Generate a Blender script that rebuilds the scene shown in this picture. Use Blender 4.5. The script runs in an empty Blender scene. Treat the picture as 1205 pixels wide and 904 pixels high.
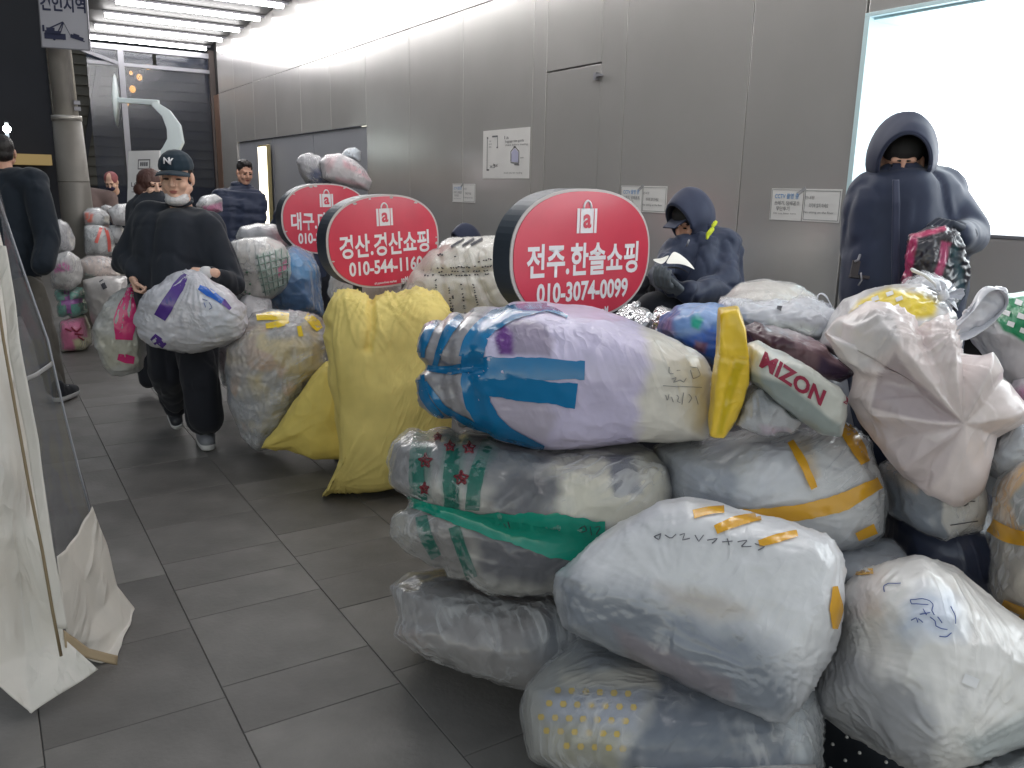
import bpy, bmesh, math, random
import numpy as np
from mathutils import Vector, Matrix, Euler
from mathutils.bvhtree import BVHTree

sc = bpy.context.scene
COL = sc.collection
rnd = random.Random(7)
PI = math.pi

# ------------------------------------------------------------ camera
FPX = 981.93
YAW, PITCH, ROLL = math.radians(32.393), math.radians(13.148), math.radians(1.2)
_F = np.array([math.sin(YAW) * math.cos(PITCH), math.cos(YAW) * math.cos(PITCH), -math.sin(PITCH)])
_R = np.array([math.cos(YAW), -math.sin(YAW), 0.0])
_U = np.cross(_R, _F)
_R, _U = math.cos(ROLL) * _R + math.sin(ROLL) * _U, -math.sin(ROLL) * _R + math.cos(ROLL) * _U
_C = np.array([0, 0, 1.6])
cam = bpy.data.objects.new('camera', bpy.data.cameras.new('camera'))
COL.objects.link(cam)
cam.data.sensor_width = 36
cam.data.lens = FPX / 1205 * 36
cam.data.clip_start = 0.05
cam.data.clip_end = 400
cam.matrix_world = Matrix(((_R[0], _U[0], -_F[0], _C[0]), (_R[1], _U[1], -_F[1], _C[1]), (_R[2], _U[2], -_F[2], _C[2]), (0, 0, 0, 1)))
sc.camera = cam

# ------------------------------------------------------------ world: night sky
SKY_EL = 5.0
world = bpy.data.worlds.new('World')
sc.world = world
world.use_nodes = True
wn = world.node_tree
bg = wn.nodes['Background']
sky = wn.nodes.new('ShaderNodeTexSky')
sky.sky_type = 'NISHITA'
sky.sun_disc = False
sky.sun_elevation = math.radians(SKY_EL)
sky.sun_rotation = math.radians(90)
sky.dust_density = 0.2
sky.ozone_density = 1.0
hs = wn.nodes.new('ShaderNodeHueSaturation')
hs.inputs['Saturation'].default_value = .35
wn.links.new(sky.outputs[0], hs.inputs['Color'])
wn.links.new(hs.outputs[0], bg.inputs[0])
bg.inputs[1].default_value = 0.15
sc.view_settings.view_transform = 'Standard'
sc.view_settings.look = 'None'
sc.view_settings.exposure = 1.36
sc.view_settings.gamma = 1.0
TUBE_POWER = 11.5
BOX_POWER = 1.7

# ------------------------------------------------------------ helpers
def ray(x, y):
    return _F + _R * (x - 602.5) / FPX - _U * (y - 452) / FPX
def P(x, y, d):
    """point seen at x,y of the photograph, d metres in front of the camera"""
    return Vector(_C + ray(x, y) * d)
def project(V):
    q = V - _C
    d = q @ _F
    return 602.5 + FPX * (q @ _R) / d, 452 - FPX * (q @ _U) / d, d
def S(r, g, b, k=1.0):
    f = lambda c: ((c / 255 + .055) / 1.055) ** 2.4 if c > 10 else c / 255 / 12.92
    return (f(r) * k, f(g) * k, f(b) * k, 1.0)

def hsh(i, j, k, s):
    h = (i.astype(np.int64) * 73856093) ^ (j.astype(np.int64) * 19349663) ^ (k.astype(np.int64) * 83492791) ^ (s * 2654435)
    h = (h ^ (h >> 13)) * 1274126177
    h = (h ^ (h >> 16)) & 0xFFFFFF
    return h / float(0xFFFFFF)
def vnoise(V, seed=0):
    """smooth value noise, about -1..1"""
    q = np.floor(V).astype(np.int64)
    f = V - q
    u = f * f * f * (f * (f * 6 - 15) + 10)
    out = 0
    for a in (0, 1):
        for b in (0, 1):
            for c in (0, 1):
                w = (u[:, 0] if a else 1 - u[:, 0]) * (u[:, 1] if b else 1 - u[:, 1]) * (u[:, 2] if c else 1 - u[:, 2])
                out = out + w * hsh(q[:, 0] + a, q[:, 1] + b, q[:, 2] + c, seed)
    return out * 2 - 1
def fbm(V, seed=0, o=3):
    r, a, s = 0, 1, 0
    for i in range(o):
        r = r + a * vnoise(V * 2 ** i + 13.7 * i, seed + i)
        s += a
        a *= .5
    return r / s
def tri(x):
    return np.abs((x % 1.0) - .5) * 4 - 1
def folds(V, freq, seed=0, n=6, warp=.35):
    """piecewise straight creases, like crumpled film"""
    r = np.random.RandomState(seed + 11)
    W = V + warp / freq * np.stack([vnoise(V * freq * .4, seed + 3), vnoise(V * freq * .4 + 5, seed + 4), vnoise(V * freq * .4 + 9, seed + 5)], 1)
    h = 0
    for i in range(n):
        d = r.normal(size=3)
        d /= np.linalg.norm(d)
        fr = freq * r.uniform(.5, 1.6)
        m = np.clip(vnoise(V * freq * .35 + r.uniform(0, 50, 3), seed + 20 + i) * 1.5 + .3, 0, 1)
        h = h + m * (tri(W @ d * fr + r.uniform()) - .2) * freq / fr
    return h / n * 2

def link(o):
    COL.objects.link(o)
    return o
def meta(o, label=None, cat=None, group=None, kind=None):
    if label: o['label'] = label
    if cat: o['category'] = cat
    if group: o['group'] = group
    if kind: o['kind'] = kind
    return o
def thing(name, loc, label, cat, group=None):
    o = bpy.data.objects.new(name, None)
    o.empty_display_size = .1
    o.location = loc
    link(o)
    bpy.context.view_layer.update()
    return meta(o, label, cat, group)
def child(o, parent):
    """parent keeping world coordinates (parents are only translated or rotated empties/meshes)"""
    o.parent = parent
    o.matrix_parent_inverse = world_mat(parent).inverted()
    return o
def world_mat(o):
    m = Matrix.LocRotScale(o.location, o.rotation_euler, o.scale)
    if o.parent:
        m = world_mat(o.parent) @ o.matrix_parent_inverse @ m
    return m
def mesh_obj(name, me, mat=None, parent=None, smooth=True):
    o = bpy.data.objects.new(name, me)
    if mat is not None and not me.materials:
        me.materials.append(mat)
    if smooth:
        me.shade_smooth()
    link(o)
    if parent is not None:
        child(o, parent)
    return o
def from_np(name, V, F):
    me = bpy.data.meshes.new(name)
    V = np.asarray(V, dtype=np.float32)
    if isinstance(F, np.ndarray):
        me.vertices.add(len(V))
        me.vertices.foreach_set('co', V.ravel())
        me.loops.add(F.size)
        me.loops.foreach_set('vertex_index', F.ravel().astype(np.int32))
        me.polygons.add(len(F))
        k = F.shape[1]
        me.polygons.foreach_set('loop_start', np.arange(0, F.size, k, dtype=np.int32))
        me.polygons.foreach_set('loop_total', np.full(len(F), k, dtype=np.int32))
        me.update(calc_edges=True)
        me.validate()
    else:
        me.from_pydata([tuple(v) for v in V], [], F)
        me.update()
    return me
def get_np(me):
    V = np.empty(len(me.vertices) * 3, dtype=np.float32)
    me.vertices.foreach_get('co', V)
    return V.reshape(-1, 3).astype(float)
def normals(me):
    N = np.empty(len(me.vertices) * 3, dtype=np.float32)
    me.vertex_normals.foreach_get('vector', N)
    return N.reshape(-1, 3).astype(float)
def set_col(me, C):
    a = me.color_attributes.new('Col', 'FLOAT_COLOR', 'POINT')
    a.data.foreach_set('color', np.concatenate([C[:, :3], np.ones((len(C), 1))], 1).astype(np.float32).ravel())

class MB:
    """collects shapes into one mesh"""
    def __init__(s): s.v = []; s.f = []
    def add(s, v, f):
        b = len(s.v)
        s.v += [tuple(x) for x in v]
        s.f += [tuple(i + b for i in q) for q in f]
        return s
    def box(s, a, b):
        (x0, y0, z0), (x1, y1, z1) = a, b
        return s.add([(x0, y0, z0), (x1, y0, z0), (x1, y1, z0), (x0, y1, z0), (x0, y0, z1), (x1, y0, z1), (x1, y1, z1), (x0, y1, z1)],
                     [(0, 3, 2, 1), (4, 5, 6, 7), (0, 1, 5, 4), (1, 2, 6, 5), (2, 3, 7, 6), (3, 0, 4, 7)])
    def obox(s, p0, p1, w, h, up=(0, 0, 1)):
        p0, p1 = Vector(p0), Vector(p1)
        d = (p1 - p0).normalized()
        a = d.cross(Vector(up)).normalized() * w / 2
        b = a.cross(d).normalized() * h / 2
        return s.add([p0 - a - b, p0 + a - b, p0 + a + b, p0 - a + b, p1 - a - b, p1 + a - b, p1 + a + b, p1 - a + b],
                     [(0, 3, 2, 1), (4, 5, 6, 7), (0, 1, 5, 4), (1, 2, 6, 5), (2, 3, 7, 6), (3, 0, 4, 7)])
    def cap(s, p0, p1, r0, r1, n=12):
        """tapered capsule"""
        p0, p1 = Vector(p0), Vector(p1)
        d = p1 - p0
        L = d.length
        d = d / L if L > 1e-6 else Vector((0, 0, 1))
        a = d.orthogonal().normalized()
        b = d.cross(a)
        rings = []
        for k in range(1, 5):
            t = -PI / 2 + k * PI / 8
            rings.append((p0 + d * r0 * math.sin(t), r0 * math.cos(t)))
        for k in range(0, 4):
            t = k * PI / 8
            rings.append((p1 + d * r1 * math.sin(t), r1 * math.cos(t)))
        v = [p0 - d * r0]
        for c, r in rings:
            for i in range(n):
                t = 2 * PI * i / n
                v.append(c + (a * math.cos(t) + b * math.sin(t)) * r)
        v.append(p1 + d * r1)
        f = [(0, 1 + (i + 1) % n, 1 + i) for i in range(n)]
        m = len(rings)
        for k in range(m - 1):
            for i in range(n):
                q = 1 + k * n
                f.append((q + i, q + (i + 1) % n, q + n + (i + 1) % n, q + n + i))
        q = 1 + (m - 1) * n
        f += [(q + i, q + (i + 1) % n, len(v) - 1) for i in range(n)]
        return s.add(v, f)
    def ell(s, c, r, rot=None, n=14):
        c = Vector(c)
        M = rot if rot is not None else Matrix.Identity(3)
        v = []; f = []
        m = n // 2 + 1
        for j in range(m + 1):
            ph = PI * j / m
            for i in range(n):
                t = 2 * PI * i / n
                v.append(c + M @ Vector((r[0] * math.sin(ph) * math.cos(t), r[1] * math.sin(ph) * math.sin(t), r[2] * math.cos(ph))))
        for j in range(m):
            for i in range(n):
                a, b = j * n + i, j * n + (i + 1) % n
                f.append((a, a + n, b + n, b))
        return s.add(v, f)
    def tube(s, pts, r, n=10, closed=False):
        pts = [Vector(p) for p in pts]
        rr = r if isinstance(r, (list, tuple)) else [r] * len(pts)
        v = []; f = []
        prev = None
        for k, p in enumerate(pts):
            d = (pts[min(k + 1, len(pts) - 1)] - pts[max(k - 1, 0)]).normalized()
            a = d.orthogonal().normalized() if prev is None else (prev - d * prev.dot(d)).normalized()
            prev = a
            b = d.cross(a)
            for i in range(n):
                t = 2 * PI * i / n
                v.append(p + (a * math.cos(t) + b * math.sin(t)) * rr[k])
        for k in range(len(pts) - 1):
            for i in range(n):
                q = k * n
                f.append((q + i, q + (i + 1) % n, q + n + (i + 1) % n, q + n + i))
        f.append(tuple(range(n))[::-1])
        f.append(tuple(range((len(pts) - 1) * n, len(pts) * n)))
        return s.add(v, f)
    def mesh(s, name):
        me = bpy.data.meshes.new(name)
        me.from_pydata(s.v, [], s.f)
        me.update()
        return me
    def build(s, name, mat, parent=None, smooth=False, bevel=0):
        me = s.mesh(name)
        if bevel:
            bm = bmesh.new()
            bm.from_mesh(me)
            bmesh.ops.bevel(bm, geom=bm.edges[:], offset=bevel, segments=2, profile=.5, affect='EDGES', clamp_overlap=True)
            bm.to_mesh(me)
            bm.free()
        return mesh_obj(name, me, mat, parent, smooth)
    def skin(s, name, voxel, smooth=4, fold=None):
        """one continuous surface from overlapping shapes"""
        me = s.mesh(name)
        o = bpy.data.objects.new('tmp', me)
        link(o)
        m = o.modifiers.new('r', 'REMESH')
        m.mode = 'VOXEL'
        m.voxel_size = voxel
        if smooth:
            q = o.modifiers.new('s', 'SMOOTH')
            q.factor = .5
            q.iterations = smooth
        dg = bpy.context.evaluated_depsgraph_get()
        out = bpy.data.meshes.new_from_object(o.evaluated_get(dg))
        bpy.data.objects.remove(o)
        bpy.data.meshes.remove(me)
        out.name = name
        if fold:
            amp, fr, seed, stretch = fold
            V = get_np(out)
            N = normals(out)
            Q = V * np.array(stretch)
            k = np.clip(1 - np.abs(fbm(Q * fr, seed, 2)) * 4.5, 0, 1)
            k2 = np.clip(1 - np.abs(fbm(Q * fr * 2.1, seed + 3, 2)) * 4.5, 0, 1)
            h = .9 * fbm(Q * fr * .45, seed, 2) - 1.0 * k ** 1.5 - .5 * k2 * np.clip(.4 + vnoise(V * 4, seed + 8), 0, 1) + folds(Q, fr, seed, 5) * .4
            V = V + N * (h * amp)[:, None]
            out.vertices.foreach_set('co', V.astype(np.float32).ravel())
            out.update()
        return out

# ------------------------------------------------------------ materials
def streaks(nt, vec, scale=1.0):
    """bundles of thin, long, parallel tension creases in a few directions, in patches (as in stretched film)"""
    N = nt.nodes.new; L = nt.links.new
    oi = N('ShaderNodeObjectInfo')
    mu = N('ShaderNodeMath'); mu.operation = 'MULTIPLY'; mu.inputs[1].default_value = 6.28
    L(oi.outputs['Random'], mu.inputs[0])
    vr = N('ShaderNodeVectorRotate'); vr.rotation_type = 'AXIS_ANGLE'
    vr.inputs['Axis'].default_value = (.5, .3, .8)
    L(vec, vr.inputs['Vector']); L(mu.outputs[0], vr.inputs['Angle'])
    warp = N('ShaderNodeTexNoise'); warp.inputs['Scale'].default_value = 2.2; warp.inputs['Detail'].default_value = 1
    L(vr.outputs[0], warp.inputs['Vector'])
    wv = N('ShaderNodeVectorMath'); wv.operation = 'MULTIPLY_ADD'
    wv.inputs[1].default_value = (.10, .10, .10)
    L(warp.outputs['Color'], wv.inputs[0]); L(vr.outputs[0], wv.inputs[2])
    total = None
    for i, (rot, sc3, amp) in enumerate((((.3, .2, 0), (34, 34, 3.0), 1.0), ((1.3, .5, .8), (26, 26, 2.4), .9), ((.4, 1.35, 2.0), (44, 44, 4.5), .7), ((2.1, .8, 1.1), (20, 20, 2.6), .9))):
        mp = N('ShaderNodeMapping')
        mp.inputs['Rotation'].default_value = rot
        mp.inputs['Scale'].default_value = [c * scale for c in sc3]
        L(wv.outputs[0], mp.inputs['Vector'])
        n = N('ShaderNodeTexNoise'); n.inputs['Scale'].default_value = 1; n.inputs['Detail'].default_value = 1.5
        L(mp.outputs[0], n.inputs['Vector'])
        # sharp ridge at the middle level
        a = N('ShaderNodeMath'); a.operation = 'SUBTRACT'; a.inputs[1].default_value = .5; L(n.outputs['Fac'], a.inputs[0])
        b = N('ShaderNodeMath'); b.operation = 'ABSOLUTE'; L(a.outputs[0], b.inputs[0])
        c = N('ShaderNodeMapRange'); c.inputs['From Min'].default_value = 0; c.inputs['From Max'].default_value = .11; c.inputs['To Min'].default_value = 1; c.inputs['To Max'].default_value = 0
        L(b.outputs[0], c.inputs['Value'])
        mk = N('ShaderNodeTexNoise'); mk.inputs['Scale'].default_value = 3.2 + i * .7; mk.inputs['Detail'].default_value = 1
        off = N('ShaderNodeVectorMath'); off.operation = 'ADD'; off.inputs[1].default_value = (7.3 * i, 3.1 * i, 1.7 * i)
        L(vr.outputs[0], off.inputs[0]); L(off.outputs[0], mk.inputs['Vector'])
        mm = N('ShaderNodeMapRange'); mm.inputs['From Min'].default_value = .53; mm.inputs['From Max'].default_value = .70; mm.inputs['To Max'].default_value = amp; mm.inputs['To Min'].default_value = 0
        L(mk.outputs['Fac'], mm.inputs['Value'])
        p = N('ShaderNodeMath'); p.operation = 'MULTIPLY'; L(c.outputs[0], p.inputs[0]); L(mm.outputs[0], p.inputs[1])
        if total is None: total = p.outputs[0]
        else:
            s = N('ShaderNodeMath'); s.operation = 'ADD'; L(total, s.inputs[0]); L(p.outputs[0], s.inputs[1]); total = s.outputs[0]
    # a little fine crackle everywhere
    f = N('ShaderNodeTexNoise'); f.noise_type = 'RIDGED_MULTIFRACTAL'; f.inputs['Scale'].default_value = 14 * scale; f.inputs['Detail'].default_value = 3
    L(vec, f.inputs['Vector'])
    s = N('ShaderNodeMath'); s.operation = 'MULTIPLY_ADD'; s.inputs[1].default_value = .10; L(f.outputs[0], s.inputs[0]); L(total, s.inputs[2])
    return s.outputs[0]
def mat(name, col, rough=.5, metal=0., bump=None, coat=0., emit=None, spec=.5, var=0.0, vscale=6., alpha=None, vcol=False, sheen=0., objvar=0.):
    m = bpy.data.materials.new(name)
    m.use_nodes = True
    nt = m.node_tree
    b = nt.nodes['Principled BSDF']
    if len(col) == 3: col = tuple(col) + (1,)
    b.inputs['Base Color'].default_value = col
    b.inputs['Roughness'].default_value = rough
    b.inputs['Metallic'].default_value = metal
    b.inputs['Coat Weight'].default_value = coat
    b.inputs['Coat Roughness'].default_value = .15
    b.inputs['Specular IOR Level'].default_value = spec
    if sheen:
        b.inputs['Sheen Weight'].default_value = sheen
    if emit:
        b.inputs['Emission Color'].default_value = emit[0]
        b.inputs['Emission Strength'].default_value = emit[1]
    tc = nt.nodes.new('ShaderNodeTexCoord')
    src = None
    if vcol:
        a = nt.nodes.new('ShaderNodeAttribute')
        a.attribute_name = 'Col'
        src = a.outputs['Color']
    if var:
        n = nt.nodes.new('ShaderNodeTexNoise')
        n.inputs['Scale'].default_value = vscale
        n.inputs['Detail'].default_value = 5
        nt.links.new(tc.outputs['Object'], n.inputs['Vector'])
        mr = nt.nodes.new('ShaderNodeMapRange')
        mr.inputs['From Min'].default_value = .3
        mr.inputs['From Max'].default_value = .7
        mr.inputs['To Min'].default_value = 1 - var
        mr.inputs['To Max'].default_value = 1 + var
        nt.links.new(n.outputs['Fac'], mr.inputs['Value'])
        mx = nt.nodes.new('ShaderNodeMix')
        mx.data_type = 'RGBA'
        mx.blend_type = 'MULTIPLY'
        mx.inputs['Factor'].default_value = 1
        if src: nt.links.new(src, mx.inputs['A'])
        else: mx.inputs['A'].default_value = col
        nt.links.new(mr.outputs[0], mx.inputs['B'])
        src = mx.outputs['Result']
    if objvar:
        oi = nt.nodes.new('ShaderNodeObjectInfo')
        mr = nt.nodes.new('ShaderNodeMapRange')
        mr.inputs['To Min'].default_value = 1 - objvar
        mr.inputs['To Max'].default_value = 1 + objvar
        nt.links.new(oi.outputs['Random'], mr.inputs['Value'])
        mx = nt.nodes.new('ShaderNodeMix')
        mx.data_type = 'RGBA'
        mx.blend_type = 'MULTIPLY'
        mx.inputs['Factor'].default_value = 1
        if src: nt.links.new(src, mx.inputs['A'])
        else: mx.inputs['A'].default_value = col
        nt.links.new(mr.outputs[0], mx.inputs['B'])
        src = mx.outputs['Result']
    if src: nt.links.new(src, b.inputs['Base Color'])
    if bump:
        kind, scale, dist, stretch = bump
        mp = nt.nodes.new('ShaderNodeMapping')
        mp.inputs['Scale'].default_value = stretch
        nt.links.new(tc.outputs['Object'], mp.inputs['Vector'])
        if kind == 'streak':
            hgt = streaks(nt, tc.outputs['Object'], scale)
            bp = nt.nodes.new('ShaderNodeBump')
            bp.inputs['Distance'].default_value = dist
            nt.links.new(hgt, bp.inputs['Height'])
            nt.links.new(bp.outputs[0], b.inputs['Normal'])
            nt.nodes.remove(mp)
            return m
        if kind == 'film':
            n = nt.nodes.new('ShaderNodeTexNoise')
            n.noise_type = 'RIDGED_MULTIFRACTAL'
            n.inputs['Scale'].default_value = scale
            n.inputs['Detail'].default_value = 3
            n.inputs['Distortion'].default_value = .6
        elif kind == 'weave':
            n = nt.nodes.new('ShaderNodeTexVoronoi')
            n.inputs['Scale'].default_value = scale
        else:
            n = nt.nodes.new('ShaderNodeTexNoise')
            n.inputs['Scale'].default_value = scale
            n.inputs['Detail'].default_value = 6
        nt.links.new(mp.outputs[0], n.inputs['Vector'])
        bp = nt.nodes.new('ShaderNodeBump')
        bp.inputs['Distance'].default_value = dist
        bp.inputs['Strength'].default_value = 1
        nt.links.new(n.outputs[0], bp.inputs['Height'])
        nt.links.new(bp.outputs[0], b.inputs['Normal'])
    if alpha is not None:
        tr = nt.nodes.new('ShaderNodeBsdfTransparent')
        mixs = nt.nodes.new('ShaderNodeMixShader')
        mixs.inputs[0].default_value = alpha
        nt.links.new(tr.outputs[0], mixs.inputs[1])
        nt.links.new(b.outputs[0], mixs.inputs[2])
        out = [x for x in nt.nodes if x.type == 'OUTPUT_MATERIAL'][0]
        nt.links.new(mixs.outputs[0], out.inputs['Surface'])
    return m

M_film = mat('plastic_film', (1, 1, 1), .3, vcol=True, bump=('streak', .5, .0034, (1, 1, 1)), coat=.35, var=.05, vscale=20)
M_film_soft = mat('plastic_film_soft', (1, 1, 1), .36, vcol=True, bump=('film', 5, .005, (1, 1, 1)), coat=.2, var=.04, vscale=10)
M_woven = mat('woven_sack', (1, 1, 1), .62, vcol=True, bump=('streak', .6, .003, (1, 1, .4)), var=.06, vscale=9, spec=.3)
M_silver = mat('silver_film', (.62, .62, .64), .22, .75, bump=('film', 12, .02, (1, 1, 1)))
def tape_mat(n, c, a=None): return mat(n, c, .22, coat=.5, bump=('film', 12, .004, (1, 1, 1)), alpha=a)
T_blue = tape_mat('blue_tape', S(12, 112, 165))
T_teal = tape_mat('teal_tape', S(10, 140, 118))
T_orange = tape_mat('orange_tape', S(222, 165, 40))
T_yellow = tape_mat('yellow_tape', S(232, 200, 40))
T_pink = tape_mat('pink_tape', S(214, 50, 120))
T_purple = tape_mat('purple_tape', S(82, 50, 140))
T_red = tape_mat('red_tape', S(225, 105, 95))
M_ink = mat('ink', S(58, 58, 66), .6)
M_inkblue = mat('blue_ink', S(50, 78, 150), .6)
M_green = mat('green_print', S(18, 140, 90), .35)
M_maroon = mat('maroon_print', S(150, 40, 70), .5)
M_paper = mat('paper', S(212, 210, 208), .7, var=.03)
M_white = mat('white_paint', S(216, 216, 216), .5)
M_dots = mat('yellow_print', S(205, 175, 60), .4)

def film_mat():
    m = bpy.data.materials.new('clear_film')
    m.use_nodes = True
    nt = m.node_tree
    b = nt.nodes['Principled BSDF']
    b.inputs['Base Color'].default_value = S(232, 233, 236)
    b.inputs['Roughness'].default_value = .18
    b.inputs['Specular IOR Level'].default_value = .6
    tc = nt.nodes.new('ShaderNodeTexCoord')
    n = nt.nodes.new('ShaderNodeTexNoise')
    n.noise_type = 'RIDGED_MULTIFRACTAL'
    n.inputs['Scale'].default_value = 11
    n.inputs['Detail'].default_value = 4
    n.inputs['Distortion'].default_value = .8
    mp = nt.nodes.new('ShaderNodeMapping')
    mp.inputs['Scale'].default_value = (1, 1, .55)
    mp.inputs['Rotation'].default_value = (.5, .7, .3)
    nt.links.new(tc.outputs['Object'], mp.inputs['Vector'])
    nt.links.new(mp.outputs[0], n.inputs['Vector'])
    bp = nt.nodes.new('ShaderNodeBump')
    bp.inputs['Distance'].default_value = .0045
    hh_ = streaks(nt, tc.outputs['Object'], .6)
    bp.inputs['Distance'].default_value = .0038
    nt.links.new(hh_, bp.inputs['Height'])
    nt.links.new(bp.outputs[0], b.inputs['Normal'])
    mr = nt.nodes.new('ShaderNodeMapRange')
    mr.inputs['From Min'].default_value = .1
    mr.inputs['From Max'].default_value = 1.0
    mr.inputs['To Min'].default_value = .09
    mr.inputs['To Max'].default_value = .42
    nt.links.new(hh_, mr.inputs['Value'])
    lw = nt.nodes.new('ShaderNodeLayerWeight')
    lw.inputs['Blend'].default_value = .35
    ad = nt.nodes.new('ShaderNodeMath')
    ad.operation = 'MULTIPLY_ADD'
    ad.inputs[1].default_value = .22
    nt.links.new(lw.outputs['Facing'], ad.inputs[0])
    nt.links.new(mr.outputs[0], ad.inputs[2])
    ad.use_clamp = True
    tr = nt.nodes.new('ShaderNodeBsdfTransparent')
    mixs = nt.nodes.new('ShaderNodeMixShader')
    nt.links.new(ad.outputs[0], mixs.inputs[0])
    nt.links.new(tr.outputs[0], mixs.inputs[1])
    nt.links.new(b.outputs[0], mixs.inputs[2])
    out = [x for x in nt.nodes if x.type == 'OUTPUT_MATERIAL'][0]
    nt.links.new(mixs.outputs[0], out.inputs['Surface'])
    return m
M_clear = film_mat()

# ------------------------------------------------------------ bags
_cs = {}
def cube_sphere(n):
    if n in _cs: return _cs[n]
    bm = bmesh.new()
    bmesh.ops.create_cube(bm, size=2)
    bmesh.ops.subdivide_edges(bm, edges=bm.edges, cuts=n - 1, use_grid_fill=True)
    V = np.array([v.co[:] for v in bm.verts])
    F = np.array([[v.index for v in f.verts] for f in bm.faces])
    bm.free()
    V = np.tan(V * PI / 4 * .96)
    V /= np.linalg.norm(V, axis=1)[:, None]
    _cs[n] = (V, F)
    return _cs[n]
def in_poly(x, y, poly):
    """signed distance in px, positive inside"""
    p = np.array(poly, float)
    q = np.roll(p, -1, 0)
    ins = np.zeros(len(x), bool)
    D = np.full(len(x), 1e9)
    for (x0, y0), (x1, y1) in zip(p, q):
        c = ((y0 > y) != (y1 > y))
        xi = (x1 - x0) * (y - y0) / ((y1 - y0) if y1 != y0 else 1e-9) + x0
        ins ^= c & (x < xi)
        L = (x1 - x0) ** 2 + (y1 - y0) ** 2 + 1e-9
        t = np.clip(((x - x0) * (x1 - x0) + (y - y0) * (y1 - y0)) / L, 0, 1)
        D = np.minimum(D, np.hypot(x - x0 - t * (x1 - x0), y - y0 - t * (y1 - y0)))
    return np.where(ins, D, -D)
BAGS = {}
UNDER = {}
def bag(name, label, outline, d, deep, base, n=30, rot=(0, 0, 0), p=2.8, c=None, mott=(), paint=(), fold=(.008, 7), rad=(), grooves=(),
        mat_=None, seed=None, group=None, cat='bag', parent=None, floor=True, lump=.012, jit=.7, fan=None, film=None):
    """soft filled bag: a rounded block, turned, fitted to its seen outline and creased.
    deep = half depth (m); rot in degrees about (right, forward, up) of the viewing direction."""
    seed = seed if seed is not None else (len(BAGS) * 17 + 5)
    out = np.array(outline, float)
    nx = np.roll(out, -1, 0)
    prv = np.roll(out, 1, 0)
    # dense, slightly rounded outline
    dense = []
    for a, b in zip(out, nx):
        for t in np.linspace(0, 1, 14, endpoint=False):
            dense.append(a + (b - a) * t)
    dense = np.array(dense)
    for _ in range(2):
        dense = (np.roll(dense, 1, 0) + dense * 2 + np.roll(dense, -1, 0)) / 4
    if c is None:
        c = ((out[:, 0].min() + out[:, 0].max()) / 2, (out[:, 1].min() + out[:, 1].max()) / 2)
    c = np.array(c, float)
    hw = (out[:, 0].max() - out[:, 0].min()) / 2 * d / FPX
    hh = (out[:, 1].max() - out[:, 1].min()) / 2 * d / FPX
    D, F = cube_sphere(n)
    k = (np.abs(D) ** p).sum(1) ** (-1 / p)
    B = D * k[:, None]
    R = np.array(Euler([math.radians(a) for a in rot]).to_matrix())
    B = B * np.array([hw, deep, hh])
    B = B @ R.T
    # bag frame -> world (x right, y away, z up)
    Bw = B[:, 0:1] * np.array([math.cos(YAW), -math.sin(YAW), 0]) + B[:, 1:2] * np.array([math.sin(YAW), math.cos(YAW), 0]) + B[:, 2:3] * np.array([0, 0, 1])
    W = Bw + np.array(P(c[0], c[1], d))
    x, y, z = project(W)
    ang = np.arctan2(y - c[1], x - c[0])
    r = np.hypot(x - c[0], y - c[1])
    nb = 120
    ib = ((ang + PI) / (2 * PI) * nb).astype(int) % nb
    rb = np.zeros(nb)
    np.maximum.at(rb, ib, r)
    for i in range(nb):
        if rb[i] == 0: rb[i] = rb[i - 1]
    for _ in range(2):
        rb = (np.roll(rb, 1) + 2 * rb + np.roll(rb, -1)) / 4
    ctr = (np.arange(nb) + .5) / nb * 2 * PI - PI
    oa = np.arctan2(dense[:, 1] - c[1], dense[:, 0] - c[0])
    orr = np.hypot(dense[:, 0] - c[0], dense[:, 1] - c[1])
    o_ = np.argsort(oa)
    tb = np.interp(ang, oa[o_], orr[o_], period=2 * PI)
    sb = np.interp(ang, ctr, rb, period=2 * PI)
    ratio = tb / np.maximum(sb, 1e-3)
    mean = (orr.mean() / rb.mean())
    w = np.clip(r / np.maximum(sb, 1e-3), 0, 1) ** .7
    ratio = mean * (1 - w) + ratio * w
    x = c[0] + (x - c[0]) * ratio
    y = c[1] + (y - c[1]) * ratio
    V = _C + (_F + _R * ((x - 602.5) / FPX)[:, None] - _U * ((y - 452) / FPX)[:, None]) * z[:, None]
    me = from_np(name, V, F)
    N = normals(me)
    q = V - V.mean(0)
    size = (hw + hh) / 2
    h = fbm(q / size * 1.3, seed, 2) * lump * (size / .3)
    if fold[0]:
        fr = fold[1] / 1.0
        h = h + folds(q, fr, seed, 7) * fold[0] + folds(q, fr * 2.3, seed + 5, 6) * fold[0] * .38
        rn = 1 - np.abs(fbm(q * fr * 1.3, seed + 9, 3)) * 3
        h = h + np.clip(rn, 0, 1) ** 2 * fold[0] * .5
    px_, py_, _z = project(V)
    if fan:
        fx, fy, tab, RR = fan
        tab = sorted(tab)
        a = np.degrees(np.arctan2(py_ - fy, px_ - fx))
        rr = np.hypot(px_ - fx, py_ - fy)
        front = np.clip(-(N @ _F) * 3, 0, 1)
        h = h + np.interp(a + 6 * vnoise(q * 5, seed), [t_[0] for t_ in tab], [t_[1] for t_ in tab], period=360) * np.clip(rr / RR, 0, 1) ** .8 * front
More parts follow.
